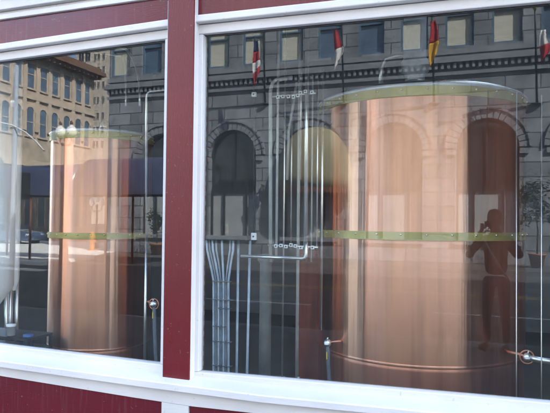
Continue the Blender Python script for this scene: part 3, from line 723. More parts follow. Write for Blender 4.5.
# =================================================================== across the street (seen reflected in the panes)
ZS = 24.0
SB = empty('stone_building', (0, YB, 0), 'grey stone block opposite with round arches, sash windows and dentil course', 'building')
XB0, XB1, HB = CORNER, 26.5, 24.0
def zs(px, py): return 1.6 + sight(px, py).z * ZS
arch_x = [sight(309, 150).x * ZS + 3.60 * k for k in range(-2, 13)]
arch_x = [x for x in arch_x if XB0 + 1.2 < x < XB1 - 1.2]
AR = 1.16
Z_CROWN = zs(488, 118); Z_SPR = Z_CROWN - AR; Z_SILL = zs(235, 236)
Z_DENT = zs(390, 72.7); Z_WIN = zs(507, 42)
D = 0.45
def quad(m, *p): m.bm.faces.new([m.bm.verts.new(q) for q in p])
m_ = MB()
edges = [XB0] + [ (a + b) / 2 for a, b in zip(arch_x, arch_x[1:])] + [XB1]
NA = 18
for i, ax in enumerate(arch_x):
    l, r = edges[i], edges[i + 1]
    Zt = Z_DENT - 0.2
    quad(m_, (l, 0, 0), (ax - AR, 0, 0), (ax - AR, 0, Z_SPR), (l, 0, Z_SPR))
    quad(m_, (ax + AR, 0, 0), (r, 0, 0), (r, 0, Z_SPR), (ax + AR, 0, Z_SPR))
    quad(m_, (l, 0, Z_SPR), (ax - AR, 0, Z_SPR), (ax - AR, 0, Zt), (l, 0, Zt))
    quad(m_, (ax + AR, 0, Z_SPR), (r, 0, Z_SPR), (r, 0, Zt), (ax + AR, 0, Zt))
    P = [(ax - AR * math.cos(PI * k / NA), Z_SPR + AR * math.sin(PI * k / NA)) for k in range(NA + 1)]
    for (xa, za), (xb, zb) in zip(P, P[1:]):
        quad(m_, (xa, 0, za), (xb, 0, zb), (xb, 0, Zt), (xa, 0, Zt))
        quad(m_, (xa, 0, za), (xb, 0, zb), (xb, -D, zb), (xa, -D, za))
    for sx in (-AR, AR): quad(m_, (ax + sx, 0, 0), (ax + sx, -D, 0), (ax + sx, -D, Z_SPR), (ax + sx, 0, Z_SPR))
    quad(m_, (ax - AR, 0, Z_SILL), (ax + AR, 0, Z_SILL), (ax + AR, -D, Z_SILL), (ax - AR, -D, Z_SILL))
    quad(m_, (ax - AR, 0, 0), (ax + AR, 0, 0), (ax + AR, 0, Z_SILL), (ax - AR, 0, Z_SILL))
# upper wall with sash openings
WX0 = sight(218, 60).x * ZS; WS = (sight(507, 20).x - sight(218, 60).x) * ZS / 7
wins = [WX0 + WS * k for k in range(-3, 40)]
wins = [x for x in wins if XB0 + 0.6 < x < XB1 - 0.7]
WW, WH = 0.55, 2.6
rows = [Z_WIN, Z_WIN + 4.1, Z_WIN + 8.0]
zlev = [Z_DENT - 0.2]
for r in rows: zlev += [r, r + WH]
zlev.append(HB)
xs = [XB0] + [v for x in wins for v in (x - WW, x + WW)] + [XB1]
for zi, (za, zb) in enumerate(zip(zlev, zlev[1:])):
    if zi % 2 == 0: quad(m_, (XB0, 0, za), (XB1, 0, za), (XB1, 0, zb), (XB0, 0, zb)); continue
    for xi, (a, b_) in enumerate(zip(xs, xs[1:])):
        if xi % 2 == 0: quad(m_, (a, 0, za), (b_, 0, za), (b_, 0, zb), (a, 0, zb))
        else:
            for q in (((a, 0, za), (a, 0, zb), (a, -.25, zb), (a, -.25, za)), ((b_, 0, za), (b_, 0, zb), (b_, -.25, zb), (b_, -.25, za)),
                      ((a, 0, zb), (b_, 0, zb), (b_, -.25, zb), (a, -.25, zb)), ((a, 0, za), (b_, 0, za), (b_, -.25, za), (a, -.25, za))): quad(m_, *q)
m_.build('wall', 'stone', SB)
m_ = MB(); m_.box(XB0, XB0 + .3, -20, -0.46, 0, HB); m_.box(XB1 - .3, XB1, -20, -0.46, 0, HB); m_.box(XB0, XB1, -20.3, -20.001, 0, HB)
m_.box(XB0 + .31, XB1 - .31, -19.99, -0.5, HB - .4, HB - .05)
m_.build('side_wall', masonry('grey_ashlar_side', (0.235, 0.255, 0.285), (0.1, 0.1, 0.1), 1.25, .56, axis='Y', var=.12), SB)
# cornice under the windows, dentils, string courses
m_ = MB(); zc = Z_DENT
m_.box(XB0 - .18, XB1, 0.002, .24, zc + .18, zc + .34); m_.box(XB0 - .12, XB1, .002, .16, zc + .342, zc + .44)
m_.box(XB0 - .05, XB1, .002, .10, zc - .30, zc - .16); m_.box(XB0 - .05, XB1, .002, .12, Z_WIN - .32, Z_WIN - .12)
m_.box(XB0 - .05, XB1, .002, .08, Z_SPR - .22, Z_SPR - .0) if False else None
m_.box(XB0 - .6, XB1, .002, .8, HB - .5, HB); m_.box(XB0 - .3, XB1, .002, .3, HB - 1.0, HB - .502)
m_.build('cornice', 'stone_plain', SB)
m_ = MB(); k = XB0
while k < XB1: m_.box(k, k + .11, .003, .17, zc - .05, zc + .175); k += .235
m_.build('dentil_course', 'stone_plain', SB)
# piers' impost blocks
m_ = MB()
for i, ax in enumerate(arch_x):
    for s in (-1, 1): m_.box(ax + s * (AR + .17) - .165, ax + s * (AR + .17) + .165, .002, .09, Z_SPR - .25, Z_SPR - .05)
    m_.box(ax - AR - .1, ax + AR + .1, .004, .10, Z_SILL - .16, Z_SILL)
m_.build('impost_course', 'stone_plain', SB)
# arch rings + arched windows
proto = None
for i, ax in enumerate(arch_x):
    if proto is None:
        m_ = MB()
        for k in range(NA):
            a0, a1 = PI * k / NA + .012, PI * (k + 1) / NA - .012
            for (ra, rb, yy) in ((AR + .002, AR + .34, .07), (AR + .345, AR + .43, .12)):
                f = [(-r * math.cos(a), yy, Z_SPR + r * math.sin(a)) for r, a in ((ra, a0), (rb, a0), (rb, a1), (ra, a1))]
                bq = [(x, .001, z) for x, y, z in f]
                m_.hexa(f, bq)
        ring = m_.build('arch_surround', 'stone_plain', SB); ring.location.x = ax
        m_ = MB(); zt_ = zs(235, 191)
        m_.box(-AR, AR, -.30, -.22, zt_ - .06, zt_ + .06)
        for x in (-AR + .001, -.55, .55, AR - .09): m_.box(x, x + .09, -.30, -.22, Z_SILL, zt_ - .061)
        m_.box(-AR + .001, AR - .001, -.30, -.22, Z_SILL + .001, Z_SILL + .1) if False else None
        for k in range(12):
            a0, a1 = PI * k / 12, PI * (k + 1) / 12
            f = [(-r * math.cos(a), -.22, Z_SPR + r * math.sin(a)) for r, a in ((AR - .09, a0), (AR - .001, a0), (AR - .001, a1), (AR - .09, a1))]
            m_.hexa(f, [(x, -.30, z) for x, y, z in f])
        m_.box(-.04, .04, -.29, -.23, zt_ + .061, Z_SPR + AR - .09)
        fr = m_.build('arched_window', 'darkframe', SB); fr.location.x = ax
        m_ = MB(); m_.box(-AR, AR, -.34, -.31, zt_, Z_SPR + .01)
        m_.hexa([(-AR * math.cos(PI * k / 16), -.31, Z_SPR + .011 + AR * math.sin(PI * k / 16)) for k in range(17)],
                [(-AR * math.cos(PI * k / 16), -.34, Z_SPR + .011 + AR * math.sin(PI * k / 16)) for k in range(17)])
        fl = m_.build('fanlight', 'darkglass', fr)
        lp = MB().box(-AR, AR, -.34, -.31, Z_SILL, zt_ - .002).build('lower_pane', 'whitepane', fr)
        proto = (ring, fr)
    else:
        r = ring.copy(); C.objects.link(r); r.location.x = ax
        f = fr.copy(); C.objects.link(f); f.location.x = ax
        for ch in (fl, lp):
            c = ch.copy(); C.objects.link(c); c.parent = f
# a small notice on the pale pane of one arch
nb = MB().box(-.15, .15, -.308, -.302, Z_SILL + .12, Z_SILL + .5).build('notice', 'flag_white', SB); nb.location.x = sight(222, 229).x * ZS
m_ = MB()
for k in range(4): m_.box(-.11, .11, -.301, -.299, Z_SILL + .18 + k * .07, Z_SILL + .205 + k * .07)
o = m_.build('notice_marks', 'darkframe', nb)
# sash windows
f0 = None
for r_i, z in enumerate(rows):
    for k, x in enumerate(wins):
        if f0 is None:
            m_ = MB()
            m_.box(-WW, -WW + .09, -.2, -.1, 0, WH); m_.box(WW - .09, WW, -.2, -.1, 0, WH)
            m_.box(-WW + .091, WW - .091, -.2, -.1, 0, .08); m_.box(-WW + .091, WW - .091, -.2, -.1, WH - .07, WH); m_.box(-WW + .091, WW - .091, -.19, -.11, WH * .5 - .03, WH * .5 + .03)
            f0 = m_.build('sash_window', 'bluewin', SB); w0 = f0
            g0 = MB().box(-WW + .01, WW - .01, -.24, -.205, .01, WH - .01).build('blind', 'blind', f0)
            g1 = MB().box(-WW + .01, WW - .01, -.24, -.205, .01, WH - .01).build('glazing', 'skyglass', SB)
            w0.location = (x, 0, z)
            gp = g1; gp.parent = None
            continue
        o = w0.copy(); C.objects.link(o); o.location = (x, 0, z)
        if (k * 7 + r_i * 3) % 5 in (0, 1, 3):
            c = g0.copy()
        else: c = gp.copy(); c.name = 'glazing'
        C.objects.link(c); c.parent = o; c.matrix_parent_inverse = Matrix.Identity(4)
bpy.data.objects.remove(gp)
# wall lanterns on the piers
def lantern(x, z):
    t = MB().lathe([(0, 0), (.05, .04), (.11, .12), (.15, .5), (.17, .52), (.1, .62), (.03, .7), (.03, .8), (0, .82)], 8, (0, .28, 0), smooth=False).box(-.03, .03, 0, .28, .72, .77).build('wall_lantern', 'iron', SB)
    t.location = (x, .0, z); return t
for px in (264, 350): lantern(sight(px, 193).x * ZS, zs(264, 203))
# beige domed awning over one bay
aw = MB()
A0, A1 = sight(268, 150).x * 22.8, sight(347, 150).x * 22.8
zt_, zb_ = 1.6 + sight(300, 108).z * 24, 1.6 + sight(300, 188).z * 22.9
RA = (A1 - A0) / 2; xc_ = (A0 + A1) / 2
zt_ = 1.6 + sight(300, 128).z * 24
NU, NV = 28, 9
grid = []
for iv in range(NV + 1):
    f = iv / NV
    rr = math.sin(PI / 2 * min(1, f * 1.0)) ** .8 if f < 1 else 1
    grid.append([aw.bm.verts.new((xc_ - RA * rr * math.cos(PI * k / NU), .003 + 1.16 * rr * math.sin(PI * k / NU), zb_ + (zt_ - zb_) * math.cos(PI / 2 * f) ** .9)) for k in range(NU + 1)])
for a, b_ in zip(grid, grid[1:]):
    for j in range(NU):
        try: aw.bm.faces.new((a[j], a[j + 1], b_[j + 1], b_[j])).smooth = True
        except ValueError: pass
bmesh.ops.remove_doubles(aw.bm, verts=aw.bm.verts, dist=1e-4)
ao = aw.build('awning', 'tan_awning', SB)
so_ = ao.modifiers.new('thickness', 'SOLIDIFY'); so_.thickness = .02
v_ = MB()
k = 0; wd = .155
NVAL = 34
for k in range(NVAL):
    a0, a1 = PI * k / NVAL + .006, PI * (k + 1) / NVAL - .006
    def ring_(a, e=0): return (xc_ - (RA + e) * math.cos(a), .003 + (1.16 + e) * math.sin(a))
    am = [a0 + (a1 - a0) * q / 6 for q in range(7)]
    pts = [(*ring_(a1), zb_ + .03), (*ring_(a0), zb_ + .03)] + [(*ring_(a), zb_ - .13 - .08 * math.sin(PI * q / 6)) for q, a in enumerate(am)]
    pt2 = [(*ring_(a1, .015), zb_ + .03), (*ring_(a0, .015), zb_ + .03)] + [(*ring_(a, .015), zb_ - .13 - .08 * math.sin(PI * q / 6)) for q, a in enumerate(am)]
    v_.hexa(pts, pt2)
v_.build('valance', 'rust_iron', ao)

# flags on poles slanting out of the piers
def flag(px, py0, py1, cols, label, vertical=True, pole_py=105, w=.75):
    base = Vector((sight(px, pole_py).x * ZS, YB, zs(px, pole_py)))
    Zt = 21.9
    tip = mir(px - 2, 8, Zt)
    t = empty('flagpole', base, label, 'flag', 'flags on the stone building')
    d = tip - base
    MB().tube([(0, 0, 0), tuple(d)], [.045, .03], 10).build('pole', 'iron', t)
    MB().lathe([(0, 0), (.2, .02), (.22, .06), (.1, .1)], 16).build('bracket', 'iron', t)
    MB().sphere(tuple(d), .07).build('finial', 'brass', t)
    # cloth hanging from the pole
    za, zb = 1.6 + sight(px, py0).z * 22.3, 1.6 + sight(px, py1).z * 22.3
    f = (za - base.z) / d.z
    NX, NZ = 24, 24
    strips = len(cols)
    for si, cm in enumerate(cols):
        m_ = MB(); G = []
        for iz in range(si * NZ // strips, (si + 1) * NZ // strips + 1):
            v = iz / NZ; row = []
            for ix in range(NX + 1):
                u = ix / NX
                wid = w * .55 * (.42 + .45 * min(1, v * 1.6)) * (1 - .35 * max(0, v - .6) / .4)
                X = .02 + (u - .12) * wid + .03 * math.sin(6 * v + px)
                Y = d.y * f * (1 - .08 * v) + .05 * math.sin(u * 7 + v * 2.5 + px) * (.3 + .7 * v)
                Z = (za - base.z) + (zb - za) * (v * (1 - .30 * u * v)) + .03 * u * math.sin(px + 9 * v)
                row.append(m_.bm.verts.new((X, Y, Z)))
            G.append(row)
        for a, b_ in zip(G, G[1:]):
            for j in range(NX): m_.bm.faces.new((a[j], a[j + 1], b_[j + 1], b_[j])).smooth = True
        o = m_.build('flag', cm, t)
        sm = o.modifiers.new('thickness', 'SOLIDIFY'); sm.thickness = .012
    return t
flag(265, 38, 82, ['flag_navy', 'flag_red', 'flag_white', 'flag_red'], 'flag with navy top and red and white bands, leftmost on the stone building', w=.75)
flag(343.5, 28, 70, ['flag_red', 'flag_white'], 'flag with red upper half and white lower half on the stone building', w=.75)
flag(434, 22, 66, ['flag_red', 'flag_gold'], 'red and gold flag hanging from the stone building', w=.8)
flag(537, 30, 62, ['flag_white', 'flag_red'], 'flag with white upper half and red lower half, rightmost on the stone building', w=.7)

# tan building on the far side of the side street, facade along the street
def zn_far(px, X=FAR): return X / sight(px, 100).x
TB = empty('tan_building', (FAR, 0, 0), 'tan stucco building with brown bracketed eaves and arched windows', 'building')
zn0, zn1 = 32.0, zn_far(93.5)
y0_, y1_ = 3.8 - zn0, 3.8 - zn1
ze = 1.6 + sight(68, 68).z * zn_far(68)
MB().box(-18, 0, y1_, y0_, 0, ze).build('wall', 'tan', TB)
m_ = MB(); m_.box(-18.5, 1.1, y1_ - .4, y0_ + 1.1, ze + .001, ze + .35); m_.box(-18.2, .7, y1_ - .2, y0_ + .7, ze + .352, ze + .75)
yy = y1_
while yy < y0_ + .8: m_.box(.002, .9, yy, yy + .16, ze - .3, ze); yy += .62
m_.build('eave', 'eave', TB)
m_ = MB()
for q in ((86, 105),):
    zz = 1.6 + sight(50, 103).z * zn_far(50); m_.box(.002, .18, y1_, y0_, zz - .15, zz + .15)
    zz = 1.6 + sight(38, 165).z * zn_far(38); m_.box(.002, .25, y1_, y0_, zz - .2, zz + .2)
m_.build('string_course', 'tan_trim', TB)
pxs = [5, 17, 30, 43, 54.5, 66.5, 78, 86.5]
for i, px in enumerate(pxs):
    Zn = zn_far(px); y = 3.8 - Zn
    for row, (zb, h, arched) in enumerate(((1.6 + sight(43, 92).z * zn_far(43), 2.0, False), (1.6 + sight(43, 138).z * zn_far(43), 1.95, True), (0.9, 2.9, False))):
        m_ = MB(); wv = .46
        m_.box(.002, .07, y - wv, y - wv + .09, zb, zb + h); m_.box(.002, .07, y + wv - .09, y + wv, zb, zb + h)
        m_.box(.002, .12, y - wv - .1, y + wv + .1, zb - .12, zb)
        m_.box(.002, .05, y - wv + .091, y + wv - .091, zb + h * .55, zb + h * .55 + .06)
        if arched:
            for k in range(10):
                a0, a1 = PI * k / 10, PI * (k + 1) / 10
                f = [(.08, y - r * math.cos(a), zb + h + r * math.sin(a)) for r, a in ((wv - .06, a0), (wv + .16, a0), (wv + .16, a1), (wv - .06, a1))]
                m_.hexa(f, [(.002, b2, c2) for a2, b2, c2 in f])
        else: m_.box(.002, .14, y - wv - .05, y + wv + .05, zb + h, zb + h + .14)
        wnd = m_.build('window', 'tan_trim', TB)
        g = MB(); g.box(.001, .02, y - wv + .05, y + wv - .05, zb + .02, zb + h)
        if arched:
            g.hexa([(.02, y - (wv - .07) * math.cos(PI * k / 10), zb + h + .001 + (wv - .07) * math.sin(PI * k / 10)) for k in range(11)],
                   [(.001, y - (wv - .07) * math.cos(PI * k / 10), zb + h + .001 + (wv - .07) * math.sin(PI * k / 10)) for k in range(11)])
        g.build('glazing', 'skyglass', wnd)
# pilasters
m_ = MB()
for a, b_ in zip(pxs, pxs[1:]):
    y = 3.8 - (zn_far(a) + zn_far(b_)) / 2; m_.box(.002, .16, y - .18, y + .18, ze * .58, ze - .31)
m_.build('pilaster', 'tan_trim', TB)

# pale tower further back
ZT = 150.0
tx0, tx1 = sight(76, 60).x * ZT, sight(113, 60).x * ZT
PT = empty('tower_block', (0, 3.8 - ZT, 0), 'tall pale tower block behind the tan building', 'building')
zt0 = 1.6 + sight(80, 38).z * ZT
MB().box(tx0, tx1 + 14, -14, 0, 0, zt0).build('wall', 'pale', PT)
MB().box(tx0 - .5, tx1 + 14.5, -.3, .5, zt0 + .002, zt0 + .6).build('cornice', 'tan_trim', PT)
zrow = [1.6 + sight(98, q).z * ZT for q in (60, 73, 88, 103, 119, 133, 147)]
for z in zrow:
    for px, wv, hv in ((81, .95, 2.6), (87.5, .95, 2.6), (95, .42, 1.9), (98.5, .42, 1.9), (103.5, .42, 1.9)):
        if px < 90 and z < zrow[0] - .1: continue
        x = sight(px, 80).x * ZT
        m_ = MB(); m_.box(x - wv - .12, x + wv + .12, .002, .12, z - .14, z - .0); m_.box(x - .04, x + .04, .031, .06, z + .011, z + hv - .01); m_.box(x - wv - .12, x + wv + .12, .002, .1, z + hv, z + hv + .12)
        m_.box(x - wv - .1, x - wv, .002, .07, z, z + hv); m_.box(x + wv, x + wv + .1, .002, .07, z, z + hv)
        wn = m_.build('window', 'pale', PT); MB().box(x - wv + .01, x + wv - .01, .001, .03, z + .01, z + hv - .01).build('glazing', 'darkglass', wn)

# navy barrel canopy on posts by the crossing
ZC = 18.6
CN = empty('canopy', (0, 3.8 - ZC, 0), 'long navy barrel canopy on slim posts at the street corner', 'canopy')
cx0, cx1 = sight(-30, 180).x * ZC, sight(186, 180).x * ZC
zc0, zc1 = 1.6 + sight(90, 196).z * ZC, 1.6 + sight(90, 163).z * ZC
m_ = MB(); RC = .95
for (xa, xb, dz) in ((cx0, sight(88, 180).x * ZC, -.04), (sight(92, 180).x * ZC, cx1, .14)):
    pr = [(RC * math.cos(PI * k / 16), zc0 + .12 + (zc1 + dz - zc0 - .12) * math.sin(PI * k / 16)) for k in range(17)] 
    pr = [(RC, zc0)] + pr + [(-RC, zc0)]
    G = []
    for x in [xa + (xb - xa) * k / 10 for k in range(11)]: G.append([m_.bm.verts.new((x, y, z)) for y, z in pr])
    for a, b_ in zip(G, G[1:]):
        for j in range(len(pr) - 1): m_.bm.faces.new((a[j], a[j + 1], b_[j + 1], b_[j])).smooth = True
    m_.bm.faces.new(G[0]); m_.bm.faces.new(G[-1])
m_.build('canvas', 'navy', CN)
for px in (-8, 46.5, 120, 176):
    for yy in (-.85, .85):
        x = sight(px, 200).x * ZC; MB().tube([(x, yy, -.12), (x, yy, zc0 + .02)], .045).build('post', 'rust_iron', CN)
# street lamps with milk glass globes
def lamp(px, Zn, py_top, n, label, arm=.33, gr=.17, body='rust_iron'):
    x = sight(px, 200).x * Zn; y = 3.8 - Zn; h = 1.6 + sight(px, py_top).z * Zn
    t = empty('street_lamp', (x, y, -.12), label, 'street lamp', 'globe street lamps'); h += .12
    MB().lathe([(0, 0), (.24, 0), (.24, .12), (.17, .2), (.15, .75), (.1, .9), (.08, 1.1), (.055, 1.2), (.045, h - .1), (.07, h - .05), (.05, h + .08), (0, h + .1)], 20).build('post', body, t)
    offs = [(-arm, h), (arm, h)] + ([(0, h + .22)] if n == 3 else [])
    for (dx, z) in offs:
        if dx: MB().tube([(0, 0, z - .25), (dx * .6, 0, z - .28), (dx, 0, z - .15), (dx, 0, z)], .025, 8).build('arm', body, t)
        g = MB().lathe([(0.07, 0), (gr * .8, .06), (gr, .2), (gr * .75, .36), (gr * .3, .44), (0, .5)], 20, (dx, 0, z + .01)).build('globe', 'globe', t)
        MB().lathe([(.05, 0), (.06, .05), (.02, .12), (0, .16)], 10, (dx, 0, z + .5)).build('finial', body, g)
    return t
lamp(64.5, 17.6, 138, 2, 'tall street lamp with two globes in front of the navy canopy', arm=.25, gr=.21)
lamp(97, 26.5, 206, 3, 'low street lamp with three globes by the stone corner', arm=.33, gr=.15, body='iron')
# orange hydrant
x = sight(92, 250).x * 24.5
hy = empty('fire_hydrant', (x, 3.8 - 24.5, 0.0), 'orange fire hydrant on the corner pavement', 'fire hydrant')
MB().lathe([(0, 0), (.2, 0), (.2, .06), (.13, .08), (.13, .62), (.16, .64), (.16, .7), (.12, .82), (.05, .9), (.05, .96), (0, .97)], 20).build('barrel', 'orange', hy)
for s in (-1, 1): MB().tube([(0, 0, .48), (s * .22, 0, .48)], .06, 12).build('nozzle', 'orange', hy)
# traffic signal
x = sight(14.5, 150).x * 16.5
ts = empty('traffic_signal', (x, 3.8 - 16.5, -.12), 'grey signal pole with curved mast arm at the street corner', 'traffic signal')
zt_ = 1.6 + sight(14, 66).z * 16.5 + .12
MB().lathe([(0, 0), (.2, 0), (.2, .15), (.1, .2), (.085, zt_), (0, zt_ + .05)], 20).build('pole', 'conduit', ts)
za = 1.6 + sight(14, 126).z * 16.5 + .12; xr = sight(46, 150).x * 16.5 - x; zr_ = 1.6 + sight(46, 151).z * 16.5 + .12; xl = sight(-30, 118).x * 16.5 - x
MB().tube([(xl, 0, za + .35), (xl * .5, 0, za + .25), (0, .1, za), (xr * .4, .1, za - (za - zr_) * .28), (xr * .75, .1, za - (za - zr_) * .65), (xr, .1, zr_)], .03, 8).build('mast_arm', 'flag_white', ts)
zz, xx = 1.6 + sight(24, 186).z * 16.5 + .12, sight(24, 186).x * 16.5 - x
hd = MB().box(xx - .17, xx + .17, -.12, .14, zz - .48, zz + .48).build('signal_head', 'iron', ts, bevel=.02)
MB().tube([(0, 0, zz), (xx, 0, zz)], .03, 8).build('bracket', 'iron', ts)
for k, cm in enumerate(('flag_red', 'yellow', 'leaf')):
    o = MB().lathe([(0, 0), (.09, 0), (.09, .02), (0, .03)], 16).build('lens', cm, hd)
    o.rotation_euler = (0, -PI / 2, 0); o.location = (xx - .171, .01, zz + .28 - .28 * k)
# parked car across the corner
ZCAR = 29.0
xc = sight(8, 245).x * ZCAR
car = empty('parked_car', (xc, 3.8 - ZCAR, -.12), 'blue grey sedan stopped in the side street', 'car')
def car_body():
    prof = [(-2.2, .35), (-2.25, .62), (-2.1, .85), (-1.5, .93), (-.95, 1.30), (-.3, 1.43), (.45, 1.40), (1.15, .97), (1.95, .86), (2.2, .66), (2.22, .35)]
    m = MB(); L = []
    for (y, ins) in ((-.86, .0), (-.82, .03), (.82, .03), (.86, .0)):
        L.append((y, ins))
    rows_ = []
    for yy in (-.88, -.84, -.4, 0, .4, .84, .88):
        e = abs(yy) > .86
        row = []
        for (x, z) in prof:
            t = max(0, (z - .9)) / .5
            y = yy * (1 - .22 * t)
            row.append(m.bm.verts.new((x * (.985 if e else 1), y, z - (.03 if e else 0))))
        rows_.append(row)
    for a, b in zip(rows_, rows_[1:]):
        for j in range(len(prof) - 1): m.bm.faces.new((a[j], a[j + 1], b[j + 1], b[j])).smooth = True
    m.bm.faces.new(rows_[0]); m.bm.faces.new(list(reversed(rows_[-1])))
    for a, b in zip(rows_, rows_[1:]): m.bm.faces.new((a[0], b[0], b[-1], a[-1]))
    return m
car_body().build('body', 'car_paint', car)
for s in (-1, 1):
    for (pts) in ([(-1.35, .97), (-.92, 1.25), (-.3, 1.35), (-.3, .96)], [(-.22, .96), (-.22, 1.36), (.42, 1.33), (1.0, .98)]):
        f = [(x, s * (.885 - .22 * .86 * max(0, z - .9) / .5), z) for x, z in pts]
        MB().hexa(f, [(x, y - s * .02, z) for x, y, z in f]).build('side_window', 'darkglass', car)
    for wx in (-1.38, 1.38):
        m_ = MB().lathe([(.20, -.1), (.33, -.1), (.34, -.05), (.34, .05), (.33, .1), (.20, .1)], 28)
        wh = m_.build('wheel', 'rubber', car); wh.location = (wx, s * .80, .34); wh.rotation_euler = (PI / 2, 0, 0)
        MB().lathe([(0, -.07), (.2, -.08), (.2, .08), (0, .07)], 20).build('rim', 'pipe', wh)
    MB().box(2.12, 2.2, s * .65 - .15, s * .65 + .15, .66, .76).build('headlight', 'headlight', car)
    MB().box(-2.27, -2.2, s * .65 - .15, s * .65 + .15, .68, .8).build('tail_light', 'tail', car)
for (a, b_) in (((-1.42, .95), (-.96, 1.27)), ((1.1, .98), (.5, 1.37))):
    f = [(a[0], -.75, a[1] + .02), (a[0], .75, a[1] + .02), (b_[0], .62, b_[1] + .03), (b_[0], -.62, b_[1] + .03)]
    MB().hexa(f, [(x * .98, y, z - .03) for x, y, z in f]).build('windscreen', 'darkglass', car)

# potted shrubs in front of the arches
def shrub(px, Zn, z0, z1, rx, label, nleaf):
    x = sight(px, 200).x * Zn
    t = empty('potted_shrub', (x, 3.8 - Zn, 0), label, 'shrub', 'potted shrubs before the arches')
    MB().lathe([(0, 0), (.2, 0), (.28, .45), (.31, .46), (.31, .52), (.25, .52), (.24, .44), (0, .44)], 24).build('pot', 'terracotta', t)
    MB().tube([(0, 0, .4), (.03, 0, z0 * .7), (-.02, .02, z0 + .4)], [.035, .03, .02], 8).build('trunk', 'bark', t)
    m = MB(); rng = random.Random(px)
    cl = [(rng.uniform(-.6, .6) * rx, rng.uniform(-.5, .5) * rx, rng.uniform(z0, z1)) for _ in range(12)]
    for _ in range(nleaf):
        c = rng.choice(cl); p = Vector((rng.gauss(c[0], rx * .22), rng.gauss(c[1], rx * .22), rng.gauss(c[2], .14)))
        a = Vector((rng.gauss(0, 1), rng.gauss(0, 1), rng.gauss(0, .6))).normalized(); b = a.orthogonal().normalized(); s = rng.uniform(.05, .09)
        m.bm.faces.new([m.bm.verts.new(p + a * s), m.bm.verts.new(p + b * s * .4), m.bm.verts.new(p - a * s), m.bm.verts.new(p - b * s * .4)])
    m.build('foliage', 'leaf', t)
shrub(537, 23.0, 1.75, 3.0, .75, 'taller potted shrub in front of the rightmost reflected arch', 900)
shrub(157, 23.0, 1.1, 1.9, .45, 'shorter potted shrub in front of the corner arch', 500)

# ------------------------------------------------------------------ the photographer, standing behind the camera
def skin(name, V, E, m, parent, sub=2):
    me = bpy.data.meshes.new(name); me.from_pydata([v[:3] for v in V], E, []); o = bpy.data.objects.new(name, me); C.objects.link(o)
    me.materials.append(M[m]); o.parent = parent
    s = o.modifiers.new('skin', 'SKIN'); 
    for i, v in enumerate(V):
        r = v[3] if isinstance(v[3], tuple) else (v[3], v[3])
        me.skin_vertices[0].data[i].radius = r
        me.skin_vertices[0].data[i].use_root = (i == 0)
    b = o.modifiers.new('subdivision', 'SUBSURF'); b.levels = sub; b.render_levels = sub
    for mo in (s, b): pass
    s.use_smooth_shade = True
    return o
fwd = Vector((-math.sin(YAW), math.cos(YAW), 0)); rt = Vector((math.cos(YAW), math.sin(YAW), 0))
PB = Vector((0, -3.8, 0)) - fwd * 0.24            # middle of the head, behind the camera body
ph = empty('person', (PB.x, PB.y, 0), 'person in dark jacket with pale strap holding a camera up to the face', 'person', rz=YAW)
ph.location.z = 0
# local frame: +y is forward, +x is right; neck root at z 1.42
V = [(0, -.06, .93, (.155, .11)), (0, -.05, 1.08, (.145, .10)), (0, -.04, 1.25, (.165, .11)), (0, -.04, 1.38, (.12, .09)), (0, -.02, 1.47, .055), (0, .0, 1.53, .05),
     (-.17, -.04, 1.385, .062), (-.33, .03, 1.19, .05), (-.30, .06, 1.17, .046), (-.17, .15, 1.37, .038), (-.10, .17, 1.50, .032),
     (.17, -.04, 1.385, .062), (.33, .03, 1.21, .05), (.30, .06, 1.19, .046), (.17, .15, 1.38, .038), (.10, .17, 1.50, .032)]
E_ = [(0, 1), (1, 2), (2, 3), (3, 4), (4, 5), (3, 6), (6, 7), (7, 8), (8, 9), (9, 10), (3, 11), (11, 12), (12, 13), (13, 14), (14, 15)]
skin('jacket', V, E_, 'coat', ph)
V = [(0, -.06, .94, (.125, .10)), (-.09, -.06, .86, .088), (-.11, -.03, .48, .062), (-.12, -.07, .10, .045), (.09, -.06, .86, .088), (.12, -.03, .48, .062), (.13, -.07, .10, .045)]
skin('trousers', V, [(0, 1), (1, 2), (2, 3), (0, 4), (4, 5), (5, 6)], 'jeans', ph)
for s in (-1, 1):
    skin('shoe', [(s * .125, -.10, .05, (.045, .045)), (s * .13, .03, .045, (.045, .04)), (s * .14, .13, .035, (.04, .03))], [(0, 1), (1, 2)], 'rubber', ph)
# head
hd = MB().lathe([(.0, -.135), (.04, -.13), (.062, -.10), (.074, -.05), (.079, 0), (.08, .04), (.072, .085), (.05, .115), (0, .13)], 32)
for v in hd.bm.verts:
    v.co.y *= 1.22
    if v.co.z < -.05 and v.co.y < 0: v.co.y *= .7
head = hd.build('head', 'skin', ph); head.location = (0, .01, 1.635)
for p in head.data.polygons: p.use_smooth = True
MB().hexa([(-.011, .09, .0), (.011, .09, .0), (.016, .118, -.035), (-.016, .118, -.035)], [(-.008, .07, .02), (.008, .07, .02), (.018, .08, -.05), (-.018, .08, -.05)]).build('nose', 'skin', head, bevel=.004)
for s in (-1, 1):
    MB().sphere((s * .03, .083, .012), .011, 1, 10).build('eye', 'plastic_white', head)
    MB().lathe([(0, -.03), (.012, -.02), (.016, 0), (.012, .02), (0, .03)], 10, (s * .081, -.005, -.01)).build('ear', 'skin', head)
MB().box(-.025, .025, .082, .0885, -.078, -.068).build('mouth', 'flag_red', head, bevel=.003)
hr = MB().lathe([(.078, -.04), (.087, 0), (.089, .05), (.08, .095), (.055, .128), (0, .143)], 32)
for v in hr.bm.verts:
    v.co.y = v.co.y * 1.22 - .012
    if v.co.y > .05 and v.co.z < .06: v.co.y = .05 ; v.co.z = max(v.co.z, .055)
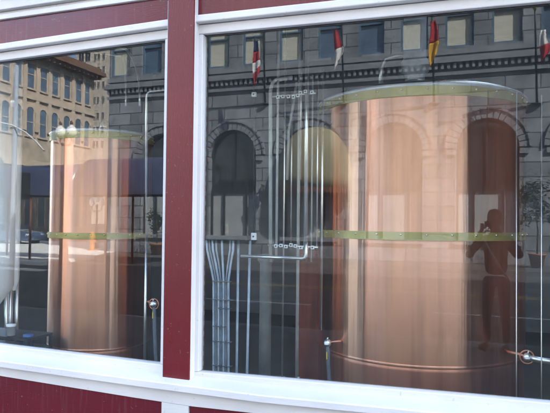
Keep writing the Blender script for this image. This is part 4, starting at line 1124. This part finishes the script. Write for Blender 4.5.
ho = hr.build('hair', 'hair', head)
# hands: palm, four bent fingers and a thumb each
for s in (-1, 1):
    b0 = Vector((s * .088, .185, 1.545))
    V = [(*(b0 + Vector((s * .012, -.01, -.05))), .024), (*b0, (.030, .018)), (*(b0 + Vector((0, .015, .035))), (.032, .016))]
    pal = skin('hand', V, [(0, 1), (1, 2)], 'skin', ph)
    for k in range(4):
        o0 = b0 + Vector((s * (.018 - .0), .012 + .0 * k, -.02 + .019 * k)); L = (.8, .95, 1.0, .92)[k]
        V = [(*o0, .009), (*(o0 + Vector((-s * .015 * L, .03 * L, .004))), .0088), (*(o0 + Vector((-s * .04 * L, .038 * L, .004))), .0082), (*(o0 + Vector((-s * .062 * L, .030 * L, .002))), .0070)]
        skin('finger', V, [(0, 1), (1, 2), (2, 3)], 'skin', pal, 1)
    V = [(*(b0 + Vector((s * .01, -.012, -.02))), .011), (*(b0 + Vector((-s * .02, -.022, -.012))), .010), (*(b0 + Vector((-s * .045, -.02, .005))), .0085)]
    skin('thumb', V, [(0, 1), (1, 2)], 'skin', pal, 1)
# strap over the jacket
st_ = MB().tube([(.085, .16, 1.56), (.15, .10, 1.45), (.10, .02, 1.50), (0, -.09, 1.49), (-.10, .02, 1.50), (-.13, .10, 1.44), (-.085, .16, 1.56)], .009, 8)
st_.build('strap', 'strap', ph)
MB().tube([(-.12, .085, 1.42), (-.02, .1, 1.25), (.12, .09, 1.02), (.17, .02, .92)], .014, 8).build('bag_strap', 'strap', ph)
# compact camera in the hands (its own thing)
cd = empty('compact_camera', (PB.x + fwd.x * .19, PB.y + fwd.y * .19, 1.585), 'small black camera held up in front of the face', 'camera', rz=YAW)
MB().box(-.058, .058, -.022, .012, -.034, .034).build('body', 'iron', cd, bevel=.006)
o = MB().lathe([(0, 0), (.028, 0), (.028, .018), (.024, .022), (.02, .022), (.016, .016), (0, .014)], 28).build('lens', 'dark_steel', cd)
o.rotation_euler = (-PI / 2, 0, 0); o.location = (0, .012, .0)
